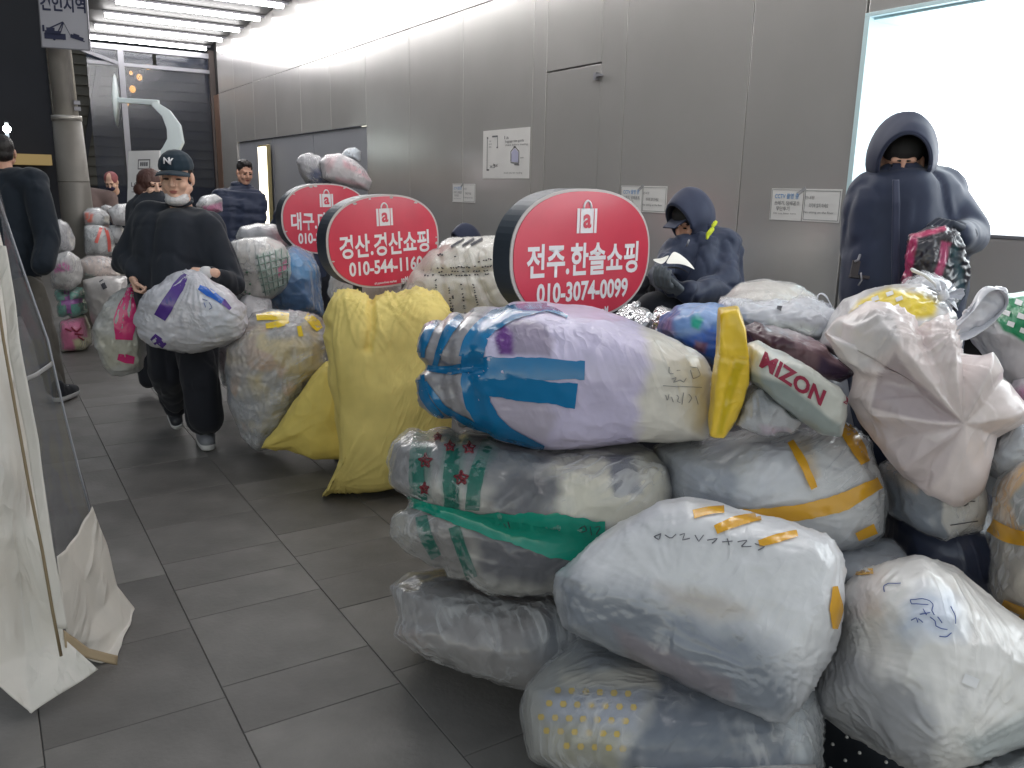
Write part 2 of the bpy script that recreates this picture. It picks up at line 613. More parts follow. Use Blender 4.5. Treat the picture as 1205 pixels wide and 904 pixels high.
    for (sx, sy, kk, amp, L) in rad:
        dx, dy = px_ - sx, py_ - sy
        rr = np.hypot(dx, dy)
        a = np.arctan2(dy, dx) / (2 * PI)
        # creases running out from a gathered point: uneven spacing, each with its own reach
        aw = a + .035 * vnoise(np.stack([a * 23, a * 0 + seed, a * 0], 1), seed + 3) + .012 * vnoise(np.stack([rr / L * 2.2, a * 6, a * 0 + seed], 1), seed + 4)
        cell = np.floor(aw * kk)
        reach = .35 + 1.1 * hsh(cell.astype(np.int64) % kk, cell.astype(np.int64) * 0, cell.astype(np.int64) * 0, seed + 7)
        st = hsh(cell.astype(np.int64) % kk, cell.astype(np.int64) * 0 + 3, cell.astype(np.int64) * 0, seed + 8)
        prof = tri(aw * kk)
        prof = np.sign(prof) * np.abs(prof) ** 1.2
        h = h + amp * .55 * (prof + 1) * (.25 + .75 * st) * np.exp(-(rr / (L * reach)) ** 1.5) * np.clip(rr / (L * .15), 0, 1)
    for (poly, amp, wpx) in grooves:
        # pressed in line (a cord or band pulling the surface in)
        g = np.full(len(V), 1e9)
        for (x0, y0), (x1, y1) in zip(poly[:-1], poly[1:]):
            LL = (x1 - x0) ** 2 + (y1 - y0) ** 2 + 1e-9
            t = np.clip(((px_ - x0) * (x1 - x0) + (py_ - y0) * (y1 - y0)) / LL, 0, 1)
            g = np.minimum(g, np.hypot(px_ - x0 - t * (x1 - x0), py_ - y0 - t * (y1 - y0)))
        h = h - amp * np.exp(-(g / wpx) ** 2)
    V = V + N * h[:, None]
    if floor:
        V[:, 2] = np.where(V[:, 2] < .02, .006 + .014 * np.exp(np.minimum(V[:, 2] - .02, 0) * 8), V[:, 2])
    # colours of the contents and the film, with some facet and fold shade painted in
    Cc = np.tile(np.array(base[:3]), (len(V), 1))
    Cc = Cc * (1 + .05 * fbm(q * 12, seed + 2, 2))[:, None]
    px2, py2, _z = project(V)
    for (mc, sca, thr, soft, st) in mott:
        f = fbm(q * sca * np.array(st), seed + int(sca * 3), 3)
        a = np.clip((f - thr) / soft, 0, 1)[:, None]
        Cc = Cc * (1 - a) + np.array(mc[:3]) * a
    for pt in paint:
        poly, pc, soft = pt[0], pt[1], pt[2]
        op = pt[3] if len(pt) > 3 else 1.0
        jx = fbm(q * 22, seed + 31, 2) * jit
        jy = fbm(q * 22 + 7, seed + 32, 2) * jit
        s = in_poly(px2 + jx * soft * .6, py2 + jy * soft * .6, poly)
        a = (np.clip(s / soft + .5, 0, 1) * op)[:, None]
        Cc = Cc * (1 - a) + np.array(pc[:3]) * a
    me.vertices.foreach_set('co', V.astype(np.float32).ravel())
    me.update()
    set_col(me, Cc)
    me.materials.append(mat_ or M_film)
    o = mesh_obj(name, me, None, parent)
    if parent is None:
        o['label'] = label
        o['category'] = cat
        if group: o['group'] = group
        # origin at the base
        lo = Vector((V[:, 0].mean(), V[:, 1].mean(), V[:, 2].min()))
        me.transform(Matrix.Translation(-lo))
        o.location = lo
        W2 = V
    o['_n'] = 0
    del o['_n']
    if film is None: film = name in ('plastic_bag',) and mat_ is None
    Vt = V
    if film:
        # the thin outer film, creased on its own over the filling
        r_ = np.random.RandomState(seed + 77)
        me_N = N
        A_m = np.linalg.qr(r_.normal(size=(3, 3)))[0]
        Q = (q @ A_m) * np.array([1, 1, .38])
        mask_ = np.clip(.35 + 1.2 * vnoise(q * 3.1, seed + 41), 0, 1)
        k1 = np.clip(1 - np.abs(fbm(Q * 5.5, seed + 42, 2)) * 8, 0, 1)
        Q2 = (q @ A_m[:, [2, 0, 1]]) * np.array([1, .35, 1])
        k2 = np.clip(1 - np.abs(fbm(Q2 * 9, seed + 43, 2)) * 7, 0, 1)
        hf = .0035 + mask_ * (k1 * .009 + k2 * .004)
        Vt = V + N * hf[:, None]
        if floor: Vt[:, 2] = np.maximum(Vt[:, 2], .004)
        fm = from_np('film', Vt - np.array(o.location) if parent is None else Vt, F)
        fm.materials.append(M_clear)
        fo = bpy.data.objects.new('film', fm)
        fm.shade_smooth()
        link(fo)
        fo.parent = o
    BAGS[o.name] = (o, BVHTree.FromPolygons([Vector(v) for v in Vt], F.tolist()))
    UNDER[o.name] = (o, BVHTree.FromPolygons([Vector(v) for v in V], F.tolist())) if film else BAGS[o.name]
    return o
def hit(bvh, x, y, off=.003):
    r = Vector(ray(x, y)).normalized()
    h = bvh.ray_cast(Vector(_C), r)
    if h[0] is None: return None
    n = h[1]
    if n.dot(r) > 0: n = -n
    return h[0] - r * off * .5 + n * off * .6
def tape(b, pts, wid, m, name='tape', off=.004, step=5, na=5, under=False):
    """adhesive band pressed on the seen side of a bag; pts = centre line px, wid = half width px (per point)"""
    o, bvh = (UNDER if under else BAGS)[b.name]
    pts = np.array(pts, float)
    wid = np.array(wid if hasattr(wid, '__len__') else [wid] * len(pts), float)
    seg = np.hypot(*np.diff(pts, axis=0).T)
    t = np.concatenate([[0], np.cumsum(seg)])
    m_ = max(3, int(t[-1] / step))
    tt = np.linspace(0, t[-1], m_)
    # smooth curve
    X = np.interp(tt, t, pts[:, 0]); Y = np.interp(tt, t, pts[:, 1]); Wd = np.interp(tt, t, wid)
    for _ in range(3):
        X[1:-1] = (X[:-2] + 2 * X[1:-1] + X[2:]) / 4
        Y[1:-1] = (Y[:-2] + 2 * Y[1:-1] + Y[2:]) / 4
    dx, dy = np.gradient(X), np.gradient(Y)
    Wd = Wd * (1 + .10 * vnoise(np.stack([X * .08, Y * .08, X * 0], 1), 5) + .06 * vnoise(np.stack([X * .3, Y * .3, X * 0], 1), 6))
    L = np.hypot(dx, dy) + 1e-9
    V = []; idx = {}
    for i in range(m_):
        for j in range(na):
            s = (j / (na - 1) * 2 - 1) * Wd[i]
            h = hit(bvh, X[i] - dy[i] / L[i] * s, Y[i] + dx[i] / L[i] * s, off)
            if h is not None:
                idx[i, j] = len(V)
                V.append(h)
    F = []
    for i in range(m_ - 1):
        for j in range(na - 1):
            q = [(i, j), (i + 1, j), (i + 1, j + 1), (i, j + 1)]
            if all(k in idx for k in q):
                pp = [V[idx[k]] for k in q]
                if max((pp[a] - pp[(a + 1) % 4]).length for a in range(4)) < .12:
                    F.append([idx[k] for k in q])
    if not F: return None
    me = bpy.data.meshes.new(name)
    me.from_pydata(V, [], F)
    me.update()
    return mesh_obj(name, me, m, o)
def stroke(b, lines, w, m, name='handwriting', off=.0035, under=False):
    o, bvh = (UNDER if under else BAGS)[b.name]
    mb = MB()
    for ln in lines:
        ln = np.array(ln, float)
        seg = np.hypot(*np.diff(ln, axis=0).T)
        t = np.concatenate([[0], np.cumsum(seg)])
        k = max(3, int(t[-1] / 2.5))
        tt = np.linspace(0, t[-1], k)
        H = [hit(bvh, x, y, off) for x, y in zip(np.interp(tt, t, ln[:, 0]), np.interp(tt, t, ln[:, 1]))]
        H = [h for h in H if h is not None]
        if len(H) > 1: mb.tube(H, w, 4)
    if mb.v:
        return mb.build(name, m, o, True)
def text_mesh(body, bold=0., space=1.):
    c = bpy.data.curves.new('t', 'FONT')
    c.body = body
    c.offset = bold
    c.space_character = space
    c.resolution_u = 3
    o = bpy.data.objects.new('t', c)
    link(o)
    dg = bpy.context.evaluated_depsgraph_get()
    me = bpy.data.meshes.new_from_object(o.evaluated_get(dg))
    bpy.data.objects.remove(o)
    bm = bmesh.new()
    bm.from_mesh(me)
    bmesh.ops.triangulate(bm, faces=bm.faces)
    bm.to_mesh(me)
    bm.free()
    return me
def text_on(parent, body, org, ex, ey, m, name='lettering', bold=0., h=None, width=None, extrude=0., space=1.):
    """flat lettering: org = lower left (Vector), ex/ey = unit vectors, h = height of one em, width = fit to width"""
    me = text_mesh(body, bold, space)
    V = get_np(me)
    sx = h
    x0, x1 = V[:, 0].min(), V[:, 0].max()
    if width: sx = width / (x1 - x0)
    V[:, 0] = (V[:, 0] - x0) * sx
    V[:, 1] *= h
    ez = Vector(ex).cross(Vector(ey))
    Wd = np.array(org) + V[:, :1] * np.array(ex) + V[:, 1:2] * np.array(ey)
    me.vertices.foreach_set('co', Wd.astype(np.float32).ravel())
    me.update()
    if extrude:
        bm = bmesh.new(); bm.from_mesh(me)
        g = bmesh.ops.extrude_face_region(bm, geom=bm.faces[:])
        bmesh.ops.translate(bm, vec=ez * extrude, verts=[e for e in g['geom'] if isinstance(e, bmesh.types.BMVert)])
        bm.to_mesh(me); bm.free()
    return mesh_obj(name, me, m, parent, False)
def text_bag(b, body, org, ux, uy, m, bold=0., name='lettering', sub=1, off=.0035):
    """lettering pressed on a bag: ux = px vector of one em along, uy = px vector of one em up"""
    o, bvh = BAGS[b.name]
    me = text_mesh(body, bold)
    if sub:
        bm = bmesh.new(); bm.from_mesh(me)
        bmesh.ops.subdivide_edges(bm, edges=[e for e in bm.edges if e.calc_length() > .12], cuts=sub)
        bmesh.ops.triangulate(bm, faces=bm.faces)
        bm.to_mesh(me); bm.free()
    V = get_np(me)
    out = []; ok = True
    last = None
    for v in V:
        h = hit(bvh, org[0] + ux[0] * v[0] + uy[0] * v[1], org[1] + ux[1] * v[0] + uy[1] * v[1], off)
        if h is None: h = last if last is not None else P(org[0], org[1], 2.5)
        last = h
        out.append(h)
    me.vertices.foreach_set('co', np.array(out, dtype=np.float32).ravel())
    me.update()
    return mesh_obj(name, me, m, o, False)
def sheet(name, rows, m, parent, nu=24, nv=40, fold=(.01, 5, 1), thick=.003, vz=.35):
    """cloth or film hung through a grid of seen points (x, y, depth)"""
    G = np.array(rows, float)
    a, b = G.shape[:2]
    V = []
    for i in np.linspace(0, a - 1, nv):
        i0 = min(int(i), a - 2); fi = i - i0
        for j in np.linspace(0, b - 1, nu):
            j0 = min(int(j), b - 2); fj = j - j0
            g = (G[i0, j0] * (1 - fi) + G[i0 + 1, j0] * fi) * (1 - fj) + (G[i0, j0 + 1] * (1 - fi) + G[i0 + 1, j0 + 1] * fi) * fj
            V.append(P(*g))
    V = np.array(V)
    F = np.array([[i * nu + j, i * nu + j + 1, (i + 1) * nu + j + 1, (i + 1) * nu + j] for i in range(nv - 1) for j in range(nu - 1)])
    me = from_np(name, V, F)
    N = normals(me)
    h = folds(V * np.array([1, 1, vz]), fold[1], fold[2], 6) * fold[0] + folds(V * np.array([1, 1, vz * 2]), fold[1] * 1.8, fold[2] + 4, 6) * fold[0] * .4
    V = V + N * h[:, None]
    V[:, 2] = np.maximum(V[:, 2], .01)
    me.vertices.foreach_set('co', V.astype(np.float32).ravel())
    me.update()
    o = mesh_obj(name, me, m, parent)
    if thick:
        s = o.modifiers.new('thickness', 'SOLIDIFY')
        s.thickness = thick
    return o
# ============================================================ SETTING
M_tile = mat('stone_tile', S(116, 113, 110), .5, var=.26, vscale=3.0, bump=('noise', 60, .0015, (1, 1, 1)), objvar=.13, spec=.35)
M_joint = mat('joint_sand', S(88, 87, 86), .9)
M_metal = mat('brushed_metal', S(194, 192, 190), .24, .5, var=.06, vscale=.9, bump=('noise', 40, .0004, (1, 1, .02)), objvar=.02)
M_brown_reflect = mat('brown_reflection_metal', S(150, 120, 104), .35, .5)  # brown tint stands in for a reflection on the end panel
M_gap = mat('dark_gap', S(28, 27, 28), .8)
M_ceil = mat('ceiling_panel', S(62, 61, 61), .6)
M_tube = mat('lamp_tube', (1, 1, 1), .5, emit=((1, .98, .97, 1), TUBE_POWER))
M_dark = mat('dark_cladding', S(58, 60, 68), .6, var=.1)
M_frame = mat('grey_frame', S(128, 128, 134), .45, .3)

# ground: one sheet, tiles laid on it
g = MB().add([(-60, -30, 0), (60, -30, 0), (60, 90, 0), (-60, 90, 0)], [(0, 1, 2, 3)]).build('ground', M_joint)
meta(g, kind='structure')
pav = MB().add([(-60, 11, .002), (4.0, 11, .002), (4.0, 90, .002), (-60, 90, .002)], [(0, 1, 2, 3)])
paving = pav.build('pavement', mat('far_paving', S(104, 101, 98), .6, var=.12, vscale=2), None)
meta(paving, kind='structure')
_tm = {}
def tile_mesh(L, W):
    k = (round(L, 3), round(W, 3))
    if k not in _tm:
        e = .0012
        mb = MB().box((e, e, 0), (W - e, L - e, .006))
        me = mb.mesh('tile')
        bm = bmesh.new(); bm.from_mesh(me)
        bmesh.ops.bevel(bm, geom=[x for x in bm.edges if all(v.co.z > .005 for v in x.verts)], offset=.0018, segments=1, affect='EDGES')
        bm.to_mesh(me); bm.free()
        me.materials.append(M_tile)
        _tm[k] = me
    return _tm[k]
tiles = 0
for ci in range(-4, 7):
    x = ci * .512
    y = .5
    r = random.Random(ci * 3 + 40)
    if ci == 1:
        seq = [1.24, .52, .27, .5, .27, .27, .43, .45, .54]
    else:
        seq = [r.choice([.27, .5, .5, .54]) for _ in range(10)]
        y = .5 + r.uniform(0, .3)
        if ci not in (-4, 1): seq = seq
    yy = y
    k = 0
    while yy < 10.9 and tiles < 290:
        L = seq[k] if k < len(seq) else r.choice([.5, .5, .54, .27, .8])
        if yy + L > 1.4 and not (ci >= 4 and yy > 2.5):
            o = bpy.data.objects.new('tile', tile_mesh(L, .512))
            link(o)
            o.parent = g
            o.location = (x, yy, rnd.uniform(-.0012, .0012))
            tiles += 1
        yy += L
        k += 1

# ---- metal wall: every panel a piece
WX = 4.0
seams = [-2.2, -1.0, .2, 1.36, 2.545, 3.73, 4.89, 6.08, 7.27, 8.45, 9.63, 10.8, 11.98, 13.15, 14.33, 15.5, 16.6]
ZB, ZS, ZT = .98, 3.2, 4.35
wall = thing('metal_wall', (WX, 7, 0), 'tall grey brushed metal panel wall running the whole length of the walkway', 'wall')
def panel(y0, y1, z0, z1, m=None, name='panel', x=WX):
    e = .004
    o = MB().box((x, y0 + e, z0 + e), (x + .05, y1 - e, z1 - e)).build(name, m or M_metal, wall, False, .0025)
    return o
for a, b in zip(seams[:-1], seams[1:]):
    panel(a, b, ZS, ZT)
    if a == 4.89:      # panel with the hidden door let in
        panel(a, 5.17, ZB, ZS); panel(5.885, b, ZB, ZS); panel(5.17, 5.885, 2.52, ZS)
    elif a >= 9.6 and b <= 15.6:
        panel(a, b, 2.3, ZS)
    elif b <= 1.37:
        pass
    elif a == 1.36:
        panel(a, b, 2.5, ZS); panel(a, b, ZB, 1.43)
    elif a == 2.545:
        panel(2.96, b, ZB, ZS); panel(a, 2.952, 2.5, ZS); panel(a, 2.952, ZB, 1.43)
    else:
        panel(a, b, ZB, ZS)
for a, b in ((-2.2, -1.0), (-1.0, .2), (.2, 1.36)):
    panel(a, b, 2.5, ZS); panel(a, b, ZB, 1.43)
panel(16.6, 17.0, ZB - .9, ZS, M_brown_reflect); panel(15.5, 16.6, ZB - .9, ZB)
MB().box((WX + .055, -2.2, ZS - .05), (WX + .3, 17.0, ZT)).box((WX + .055, 2.97, ZB), (WX + .3, 9.6, ZS - .05)).box((WX + .055, 15.45, 0), (WX + .3, 17, ZS - .05)).build('backing', M_gap, wall)
MB().box((WX + .055, -2.2, 2.52), (WX + .3, 2.97, ZS - .05)).box((WX + .055, -2.2, 0.1), (WX + .3, 2.97, 1.42)).build('backing', M_gap, wall)
# recessed base below the panels: dark slatted grille
mb = MB().box((WX + .25, -2.2, 0), (WX + .3, 15.5, ZB - .002))
MBs = MB()
for i in range(150):
    y = -2.2 + i * .08
    MBs.box((WX + .16, y, 0), (WX + .2, y + .025, ZB - .004))
mb.build('base_recess', M_gap, wall)
o = MBs.build('grille_bar', M_frame, wall); o['kind'] = 'stuff'
# hidden door leaf with its closer box
dr = MB().box((WX + .004, 5.175, ZB + .002), (WX + .05, 5.88, 2.512)).build('door', M_metal, wall, False, .002)
MB().box((WX - .03, 5.19, 2.40), (WX + .004, 5.225, 2.45)).box((WX - .03, 5.14, 2.42), (WX - .005, 5.19, 2.435)).build('hinge', M_frame, dr)
# wide doorway further back
M_bluegrey = mat('blue_grey_door', S(158, 160, 168), .45, .3)
rec = MB()
for a, b in ((9.64, 11.6), (11.62, 13.5), (13.52, 15.5)):
    MB().box((WX + .03, a, 0.02), (WX + .14, b - .02, 2.292)).build('door', M_bluegrey, wall, False, .003)
MB().box((WX + .2, 9.6, 0), (WX + .3, 15.5, 2.27)).build('lintel', M_gap, wall)

# ---- lit display window let into the wall
bx = thing('display_window', (WX, 1.3, 1.43), 'large glowing white display window set in the metal wall behind the hooded person', 'display window')
M_reveal = mat('reveal_paint', S(196, 220, 226), .45)
M_glow = mat('lit_back', (.9, .95, 1, 1), .5, emit=((.93, .98, 1, 1), BOX_POWER))
y0, y1, z0, z1, dp = -1.6, 2.96, 1.43, 2.5, .34
MB().add([(WX + dp, y0, z0), (WX + dp, y1, z0), (WX + dp, y1, z1), (WX + dp, y0, z1)], [(0, 3, 2, 1)]).build('lit_panel', M_glow, bx)
MB().box((WX + .03, y1 - .012, z0), (WX + dp, y1 + .01, z1)).build('side_reveal', M_reveal, bx)
MB().box((WX + .03, y0, z1 - .012), (WX + dp, y1 - .013, z1 + .01)).build('top_reveal', M_reveal, bx)
MB().box((WX + .0, y0, z0 - .01), (WX + dp, y1 - .013, z0 + .008)).build('sill', M_frame, bx)
MB().box((WX - .012, y1 - .03, z0), (WX + .028, y1 + .0, z1 + .0)).build('frame', M_reveal, bx, False, .002)
MB().box((WX - .012, y0, z1 - .0), (WX + .028, y1 + .0, z1 + .02)).build('frame', M_reveal, bx, False, .002)
v = [(WX + .2 + .045 * math.cos(t), 2.2 + .07 * math.sin(t), z1 - .016) for t in [i * PI / 10 for i in range(20)]]
MB().add(v + [(p[0], p[1], z1 - .013) for p in v], [tuple(range(20)), tuple(range(20, 40))] + [(i, (i + 1) % 20, 20 + (i + 1) % 20, 20 + i) for i in range(20)]).build('downlight', M_white, bx)
# faint lilac flower print on the lit panel
mb = MB()
for (yy, zz, r) in ((2.135, 1.97, .02), (2.11, 1.99, .03), (2.09, 1.95, .03), (2.15, 1.93, .012), (2.10, 2.03, .02)):
    n = 8
    mb.add([(WX + dp - .003, yy + r * (1 + .3 * math.sin(5 * i)) * math.cos(i * PI / 4), zz + r * (1 + .25 * math.cos(7 * i)) * math.sin(i * PI / 4)) for i in range(n)], [tuple(range(n))])
mb.build('flower_print', mat('lilac_print', S(214, 196, 222), .6, emit=((.80, .70, .9, 1), 1.0)), bx)

# ---- notices and poster on the wall
M_txt = mat('grey_print', S(96, 96, 100), .7)
M_txtb = mat('blue_print', S(80, 132, 184), .7)
def wpt(y, z, off=.006): return Vector((WX - off, y, z))
EY, EZ = Vector((0, -1, 0)), Vector((0, 0, 1))
def notice(ya, yb, z0, z1, label, faded=0):
    n = thing('notice', (WX - .004, (ya + yb) / 2, z0), label, 'notice', 'paired paper notices taped on the metal wall')
    ym = (ya + yb) / 2 + .01
    for (a, b) in ((ya, ym + .004), (ym - .004, yb)):
        MB().box((WX - .0035, b, z0), (WX - .001, a, z1)).build('sheet', M_paper, n)
    w = ya - ym
    fr = MB()
    for (p, q) in (((ya - .006, z0 + .006), (ya - .006, z1 - .006)), ((ya - .006, z1 - .006), (ym + .01, z1 - .006)), ((ym - .012, z1 - .01), (yb + .008, z1 - .01)), ((ym - .012, z0 + .01), (yb + .008, z0 + .01)), ((yb + .008, z0 + .01), (yb + .008, z1 - .01)), ((ym - .012, z0 + .01), (ym - .012, z1 - .01))):
        fr.obox(wpt(*p, .0045), wpt(*q, .0045), .0022, .0012, up=(1, 0, 0))
    fr.build('border_line', M_txt, n)
    text_on(n, 'CCTV 촬영 중', wpt(ya - .03, z1 - .055), EY, EZ, M_txtb, h=.034, width=w * .74, bold=.012)
    text_on(n, '쓰레기, 담배꽁초', wpt(ya - .03, z1 - .092), EY, EZ, M_txt, h=.027, width=w * .78, bold=.006)
    text_on(n, '무단투기', wpt(ya - .045, z1 - .124), EY, EZ, M_txt, h=.027, width=w * .42, bold=.006)
    text_on(n, 'Do not litter here', wpt(ya - .03, z1 - .145), EY, EZ, M_txt, h=.013, width=w * .7)
    text_on(n, '안내문', wpt(ym - .014, z1 - .055), EY, EZ, M_txt, h=.02, width=w * .28)
    text_on(n, '의자에 앉지 마세요', wpt(ym - .045, z1 - .1), EY, EZ, M_txt, h=.026, width=w * .56, bold=.006)
    text_on(n, 'No sitting on the floor', wpt(ym - .014, z1 - .134), EY, EZ, M_txt, h=.018, width=w * .86)
    MB().obox(wpt(ym + .045, z1 - .032, .004), wpt(ym - .01, z1 + .004, .004), .02, .002, up=(1, 0, 0)).build('tape_strip', mat('clear_tape', S(170, 170, 174), .2, alpha=.6) if 'clear_tape' not in bpy.data.materials else bpy.data.materials['clear_tape'], n)
    return n
notice(3.475, 2.99, 1.455, 1.635, 'pair of paper notices with blue CCTV heading, left of the glowing window')
notice(4.87, 4.38, 1.46, 1.64, 'pair of paper notices partly hidden by the nearest red sign')
notice(7.47, 7.02, 1.465, 1.64, 'small pair of paper notices low on the wall left of the poster')
po = thing('poster', (WX - .004, 6.5, 1.69), 'white paper poster with line drawings of a bag beside the hidden wall door', 'poster')
MB().box((WX - .0035, 6.10, 1.69), (WX - .001, 6.88, 2.11)).build('sheet', M_paper, po)
mb = MB()
def pl(u, v): return wpt(6.88 - u * .78, 2.11 - v * .42, .0048)
for a, b, w in (((.10, .14), (.10, .83), .007), ((.21, .13), (.33, .13), .014), ((.33, .13), (.33, .37), .006), ((.09, .82), (.15, .82), .014), ((.09, .14), (.12, .16), .012), ((.31, .36), (.34, .36), .012)):
    mb.obox(pl(*a), pl(*b), w, .001, up=(1, 0, 0))
mb.build('size_bracket', M_txt, po)
mb = MB()
for a, b, w in (((.62, .66), (.62, .46), .006), ((.62, .46), (.70, .36), .007), ((.70, .36), (.79, .46), .007), ((.79, .46), (.79, .70), .006), ((.79, .70), (.62, .68), .008), ((.64, .66), (.64, .50), .003), ((.68, .37), (.72, .37), .014), ((.70, .72), (.80, .73), .01)):
    mb.obox(pl(*a), pl(*b), w, .001, up=(1, 0, 0))
mb.build('bag_outline', M_txt, po)
MB().add([pl(.63, .66), pl(.63, .48), pl(.70, .39), pl(.78, .48), pl(.78, .68)], [(0, 1, 2, 3, 4)]).build('bag_print', mat('lilac_fill', S(178, 178, 204), .7), po)
for (u, v, t, h, w) in ((.48, .2, '1a', .04, .07), (.5, .27, 'luggage size guide', .03, .3), (.5, .34, 'check before loading', .022, .36), (.14, .24, 'W', .02, .04), (.14, .30, 'H', .02, .04), (.14, .36, 'D', .02, .04), (.16, .78, 'x3', .05, .1), (.24, .74, 'kg', .03, .08), (.48, .9, 'thank you for reading', .02, .3), (.82, .6, 'cm', .02, .05)):
    text_on(po, t, pl(u, v), EY, EZ, M_txt, h=h, width=w)

# ---- canopy with lamp tubes
can = thing('canopy', (2.9, 7, 4), 'flat white stepped canopy ceiling carrying rows of lamp tubes over the walkway', 'canopy')
CX0, CX1 = 1.55, 3.985
MB().box((CX0, -2.2, 4.28), (CX1, 17.1, 4.36)).build('ceiling_panel', M_ceil, can)
ty = [16.85 - i * 1.155 for i in range(16)]
for y in ty:      # sloping bays, each stepping up again behind its tube
    a_, b_ = y - 1.150 + .05, y + .05
    MB().add([(x, *p) for x in (CX0, CX1) for p in ((a_, 4.20), (b_, 4.065), (b_, 4.275), (a_, 4.275))],
             [(0, 1, 2, 3), (4, 7, 6, 5), (0, 4, 5, 1), (1, 5, 6, 2), (2, 6, 7, 3), (3, 7, 4, 0)]).build('ceiling_bay', M_ceil, can)
for i, y in enumerate(ty):
    far = ['farthest', 'second farthest', 'third farthest', 'fourth farthest', 'fifth farthest']
    if i < 5:
        lb = '%s glowing white lamp tube under the canopy, counted from the end glazing' % far[i]
    else:
        lb = 'glowing white lamp tube under the canopy, outside the upper edge of the photo'
    t = thing('lamp_tube', (2.93, y, 4.0), lb, 'lamp', 'lamp tubes under the canopy')
    MB().tube([(1.92, y, 4.0), (3.88, y, 4.0)], .034, 12).build('tube', M_tube, t, True)
    MB().box((1.9, y - .02, 4.028), (3.96, y + .02, 4.057)).build('housing', M_frame, t)

# ---- end glazing with frame, dark market hall behind
FY = 17.1
gz_ = thing('end_glazing', (2.9, FY, 0), 'dark glazed screen with grey frame closing the far end of the canopy', 'glazing')
fr = [((1.9, 3.90), (4.0, 3.90), .09), ((1.9, 3.62), (4.0, 3.62), .06), ((3.02, 3.86), (3.02, 3.64), .05)]
for a, b, w in fr:
    MB().obox((a[0], FY, a[1]), (b[0], FY, b[1]), .08, w).build('rail', M_frame, gz_) if a[0] != b[0] else MB().obox((a[0], FY, a[1]), (b[0], FY, b[1]), .05, .07).build('post', M_frame, gz_)
MB().box((2.40, FY - .05, 0), (2.5, FY + .05, 3.86)).build('post', M_frame, gz_, False, .004)
MB().box((3.965, FY - .06, 0), (4.06, FY + .06, 4.0)).build('post', mat('brown_frame', S(70, 62, 60), .5), gz_)
MB().obox((2.39, FY - .05, 3.63), P(95, 58, 14.3), .05, .06).build('brace', M_frame, gz_)
M_glass = mat('glass_pane', S(40, 46, 62), .12, spec=.4, alpha=.4)
MB().box((2.505, FY - .006, .05), (3.96, FY + .006, 3.585)).build('pane', M_glass, gz_)
MB().box((2.505, FY - .006, 3.655), (2.985, FY + .006, 3.85)).build('pane', M_glass, gz_)
MB().box((3.05, FY - .006, 3.655), (3.96, FY + .006, 3.85)).build('pane', M_glass, gz_)
MB().box((1.9, FY - .006, .05), (2.395, FY + .006, 3.585)).build('pane', M_glass, gz_)
MB().box((1.9, FY - .006, 3.655), (2.395, FY + .006, 3.85)).build('pane', M_glass, gz_)
# hall behind: shuttered building with slats
M_shut = mat('shutter_metal', S(66, 64, 58), .5, .2, var=.08)
M_hall = mat('hall_wall', S(36, 38, 46), .8, var=.15, vscale=.6)
hb = thing('market_building', (0, 22, 0), 'dark shuttered market building standing beyond the end glazing', 'building')
MB().box((-14, 22, 0), (9, 28, 9)).build('wall', M_hall, hb)
for i in range(26):
    z = 1.5 + i * .22
    x0 = .9 if i % 1 == 0 else 1.2
    MB().add([(1.65, 21.95, z), (5.2, 21.95, z), (5.2, 21.99, z + .2), (1.65, 21.99, z + .2)], [(0, 1, 2, 3)]).box((1.65, 21.93, z - .02), (5.2, 21.97, z + .01)).build('slat', M_shut if i < 14 else M_hall, hb)
MB().obox((2.0, 21.8, 1.2), (3.0, 21.8, 5.5), .1, .12).build('brace', M_hall, hb)
MB().box((-6, 21.2, 1.9), (1.5, 21.95, 2.12)).build('awning', mat('ochre_glow_board', S(150, 128, 84), .7, emit=(S(150, 128, 84), .2)), hb)  # board glows faintly by itself, a dim warm light put into its material
MB().box((-6, 21.6, 1.1), (-.2, 21.95, 1.88)).build('shop_panel', mat('rust_glow_board', S(140, 84, 60), .7, emit=(S(140, 84, 60), .03)), hb)  # panel has a trace of glow added to its colour, no lamp
# old dark building along the left
lb_ = thing('street_building', (-7, 12, 0), 'dark unlit building on the left side of the street behind the pole', 'building')
MB().box((-12, 3, 0), (-5.5, 20.5, 8)).build('wall', mat('old_wall', S(38, 37, 43), .85, var=.2, vscale=.5), lb_)
for k in range(6):
    MB().box((-5.5, 4 + k * 2.7, 1.2), (-5.44, 5.8 + k * 2.7, 2.6)).build('window', M_dark, lb_)
    MB().box((-5.5, 4 + k * 2.7, 4.2), (-5.44, 5.8 + k * 2.7, 5.6)).build('window', M_dark, lb_)

# string of warm bulbs
M_bulb = mat('warm_bulb', (1, .7, .3), .4, emit=((1, .42, .08, 1), 1.1))
ls = thing('string_light', (2.8, 19, 3), 'string of small warm orange bulbs glowing behind the end glazing', 'lights')
prev = None
for k, (x, y, r) in enumerate(((174, 79, .045), (164, 91, .055), (154, 86, .035), (156, 105, .06), (149, 122, .045), (173, 60, .02))):
    p = P(x, y, 17.2 - k * .1)
    MB().ell(p, (r, r, r * 1.2)).build('bulb', M_bulb, ls, True)
MB().tube([P(174, 58, 17), P(174, 77, 17.1), P(165, 89, 17), P(157, 103, 17), P(150, 120, 17)], .006, 5).build('cable', M_gap, ls, True)
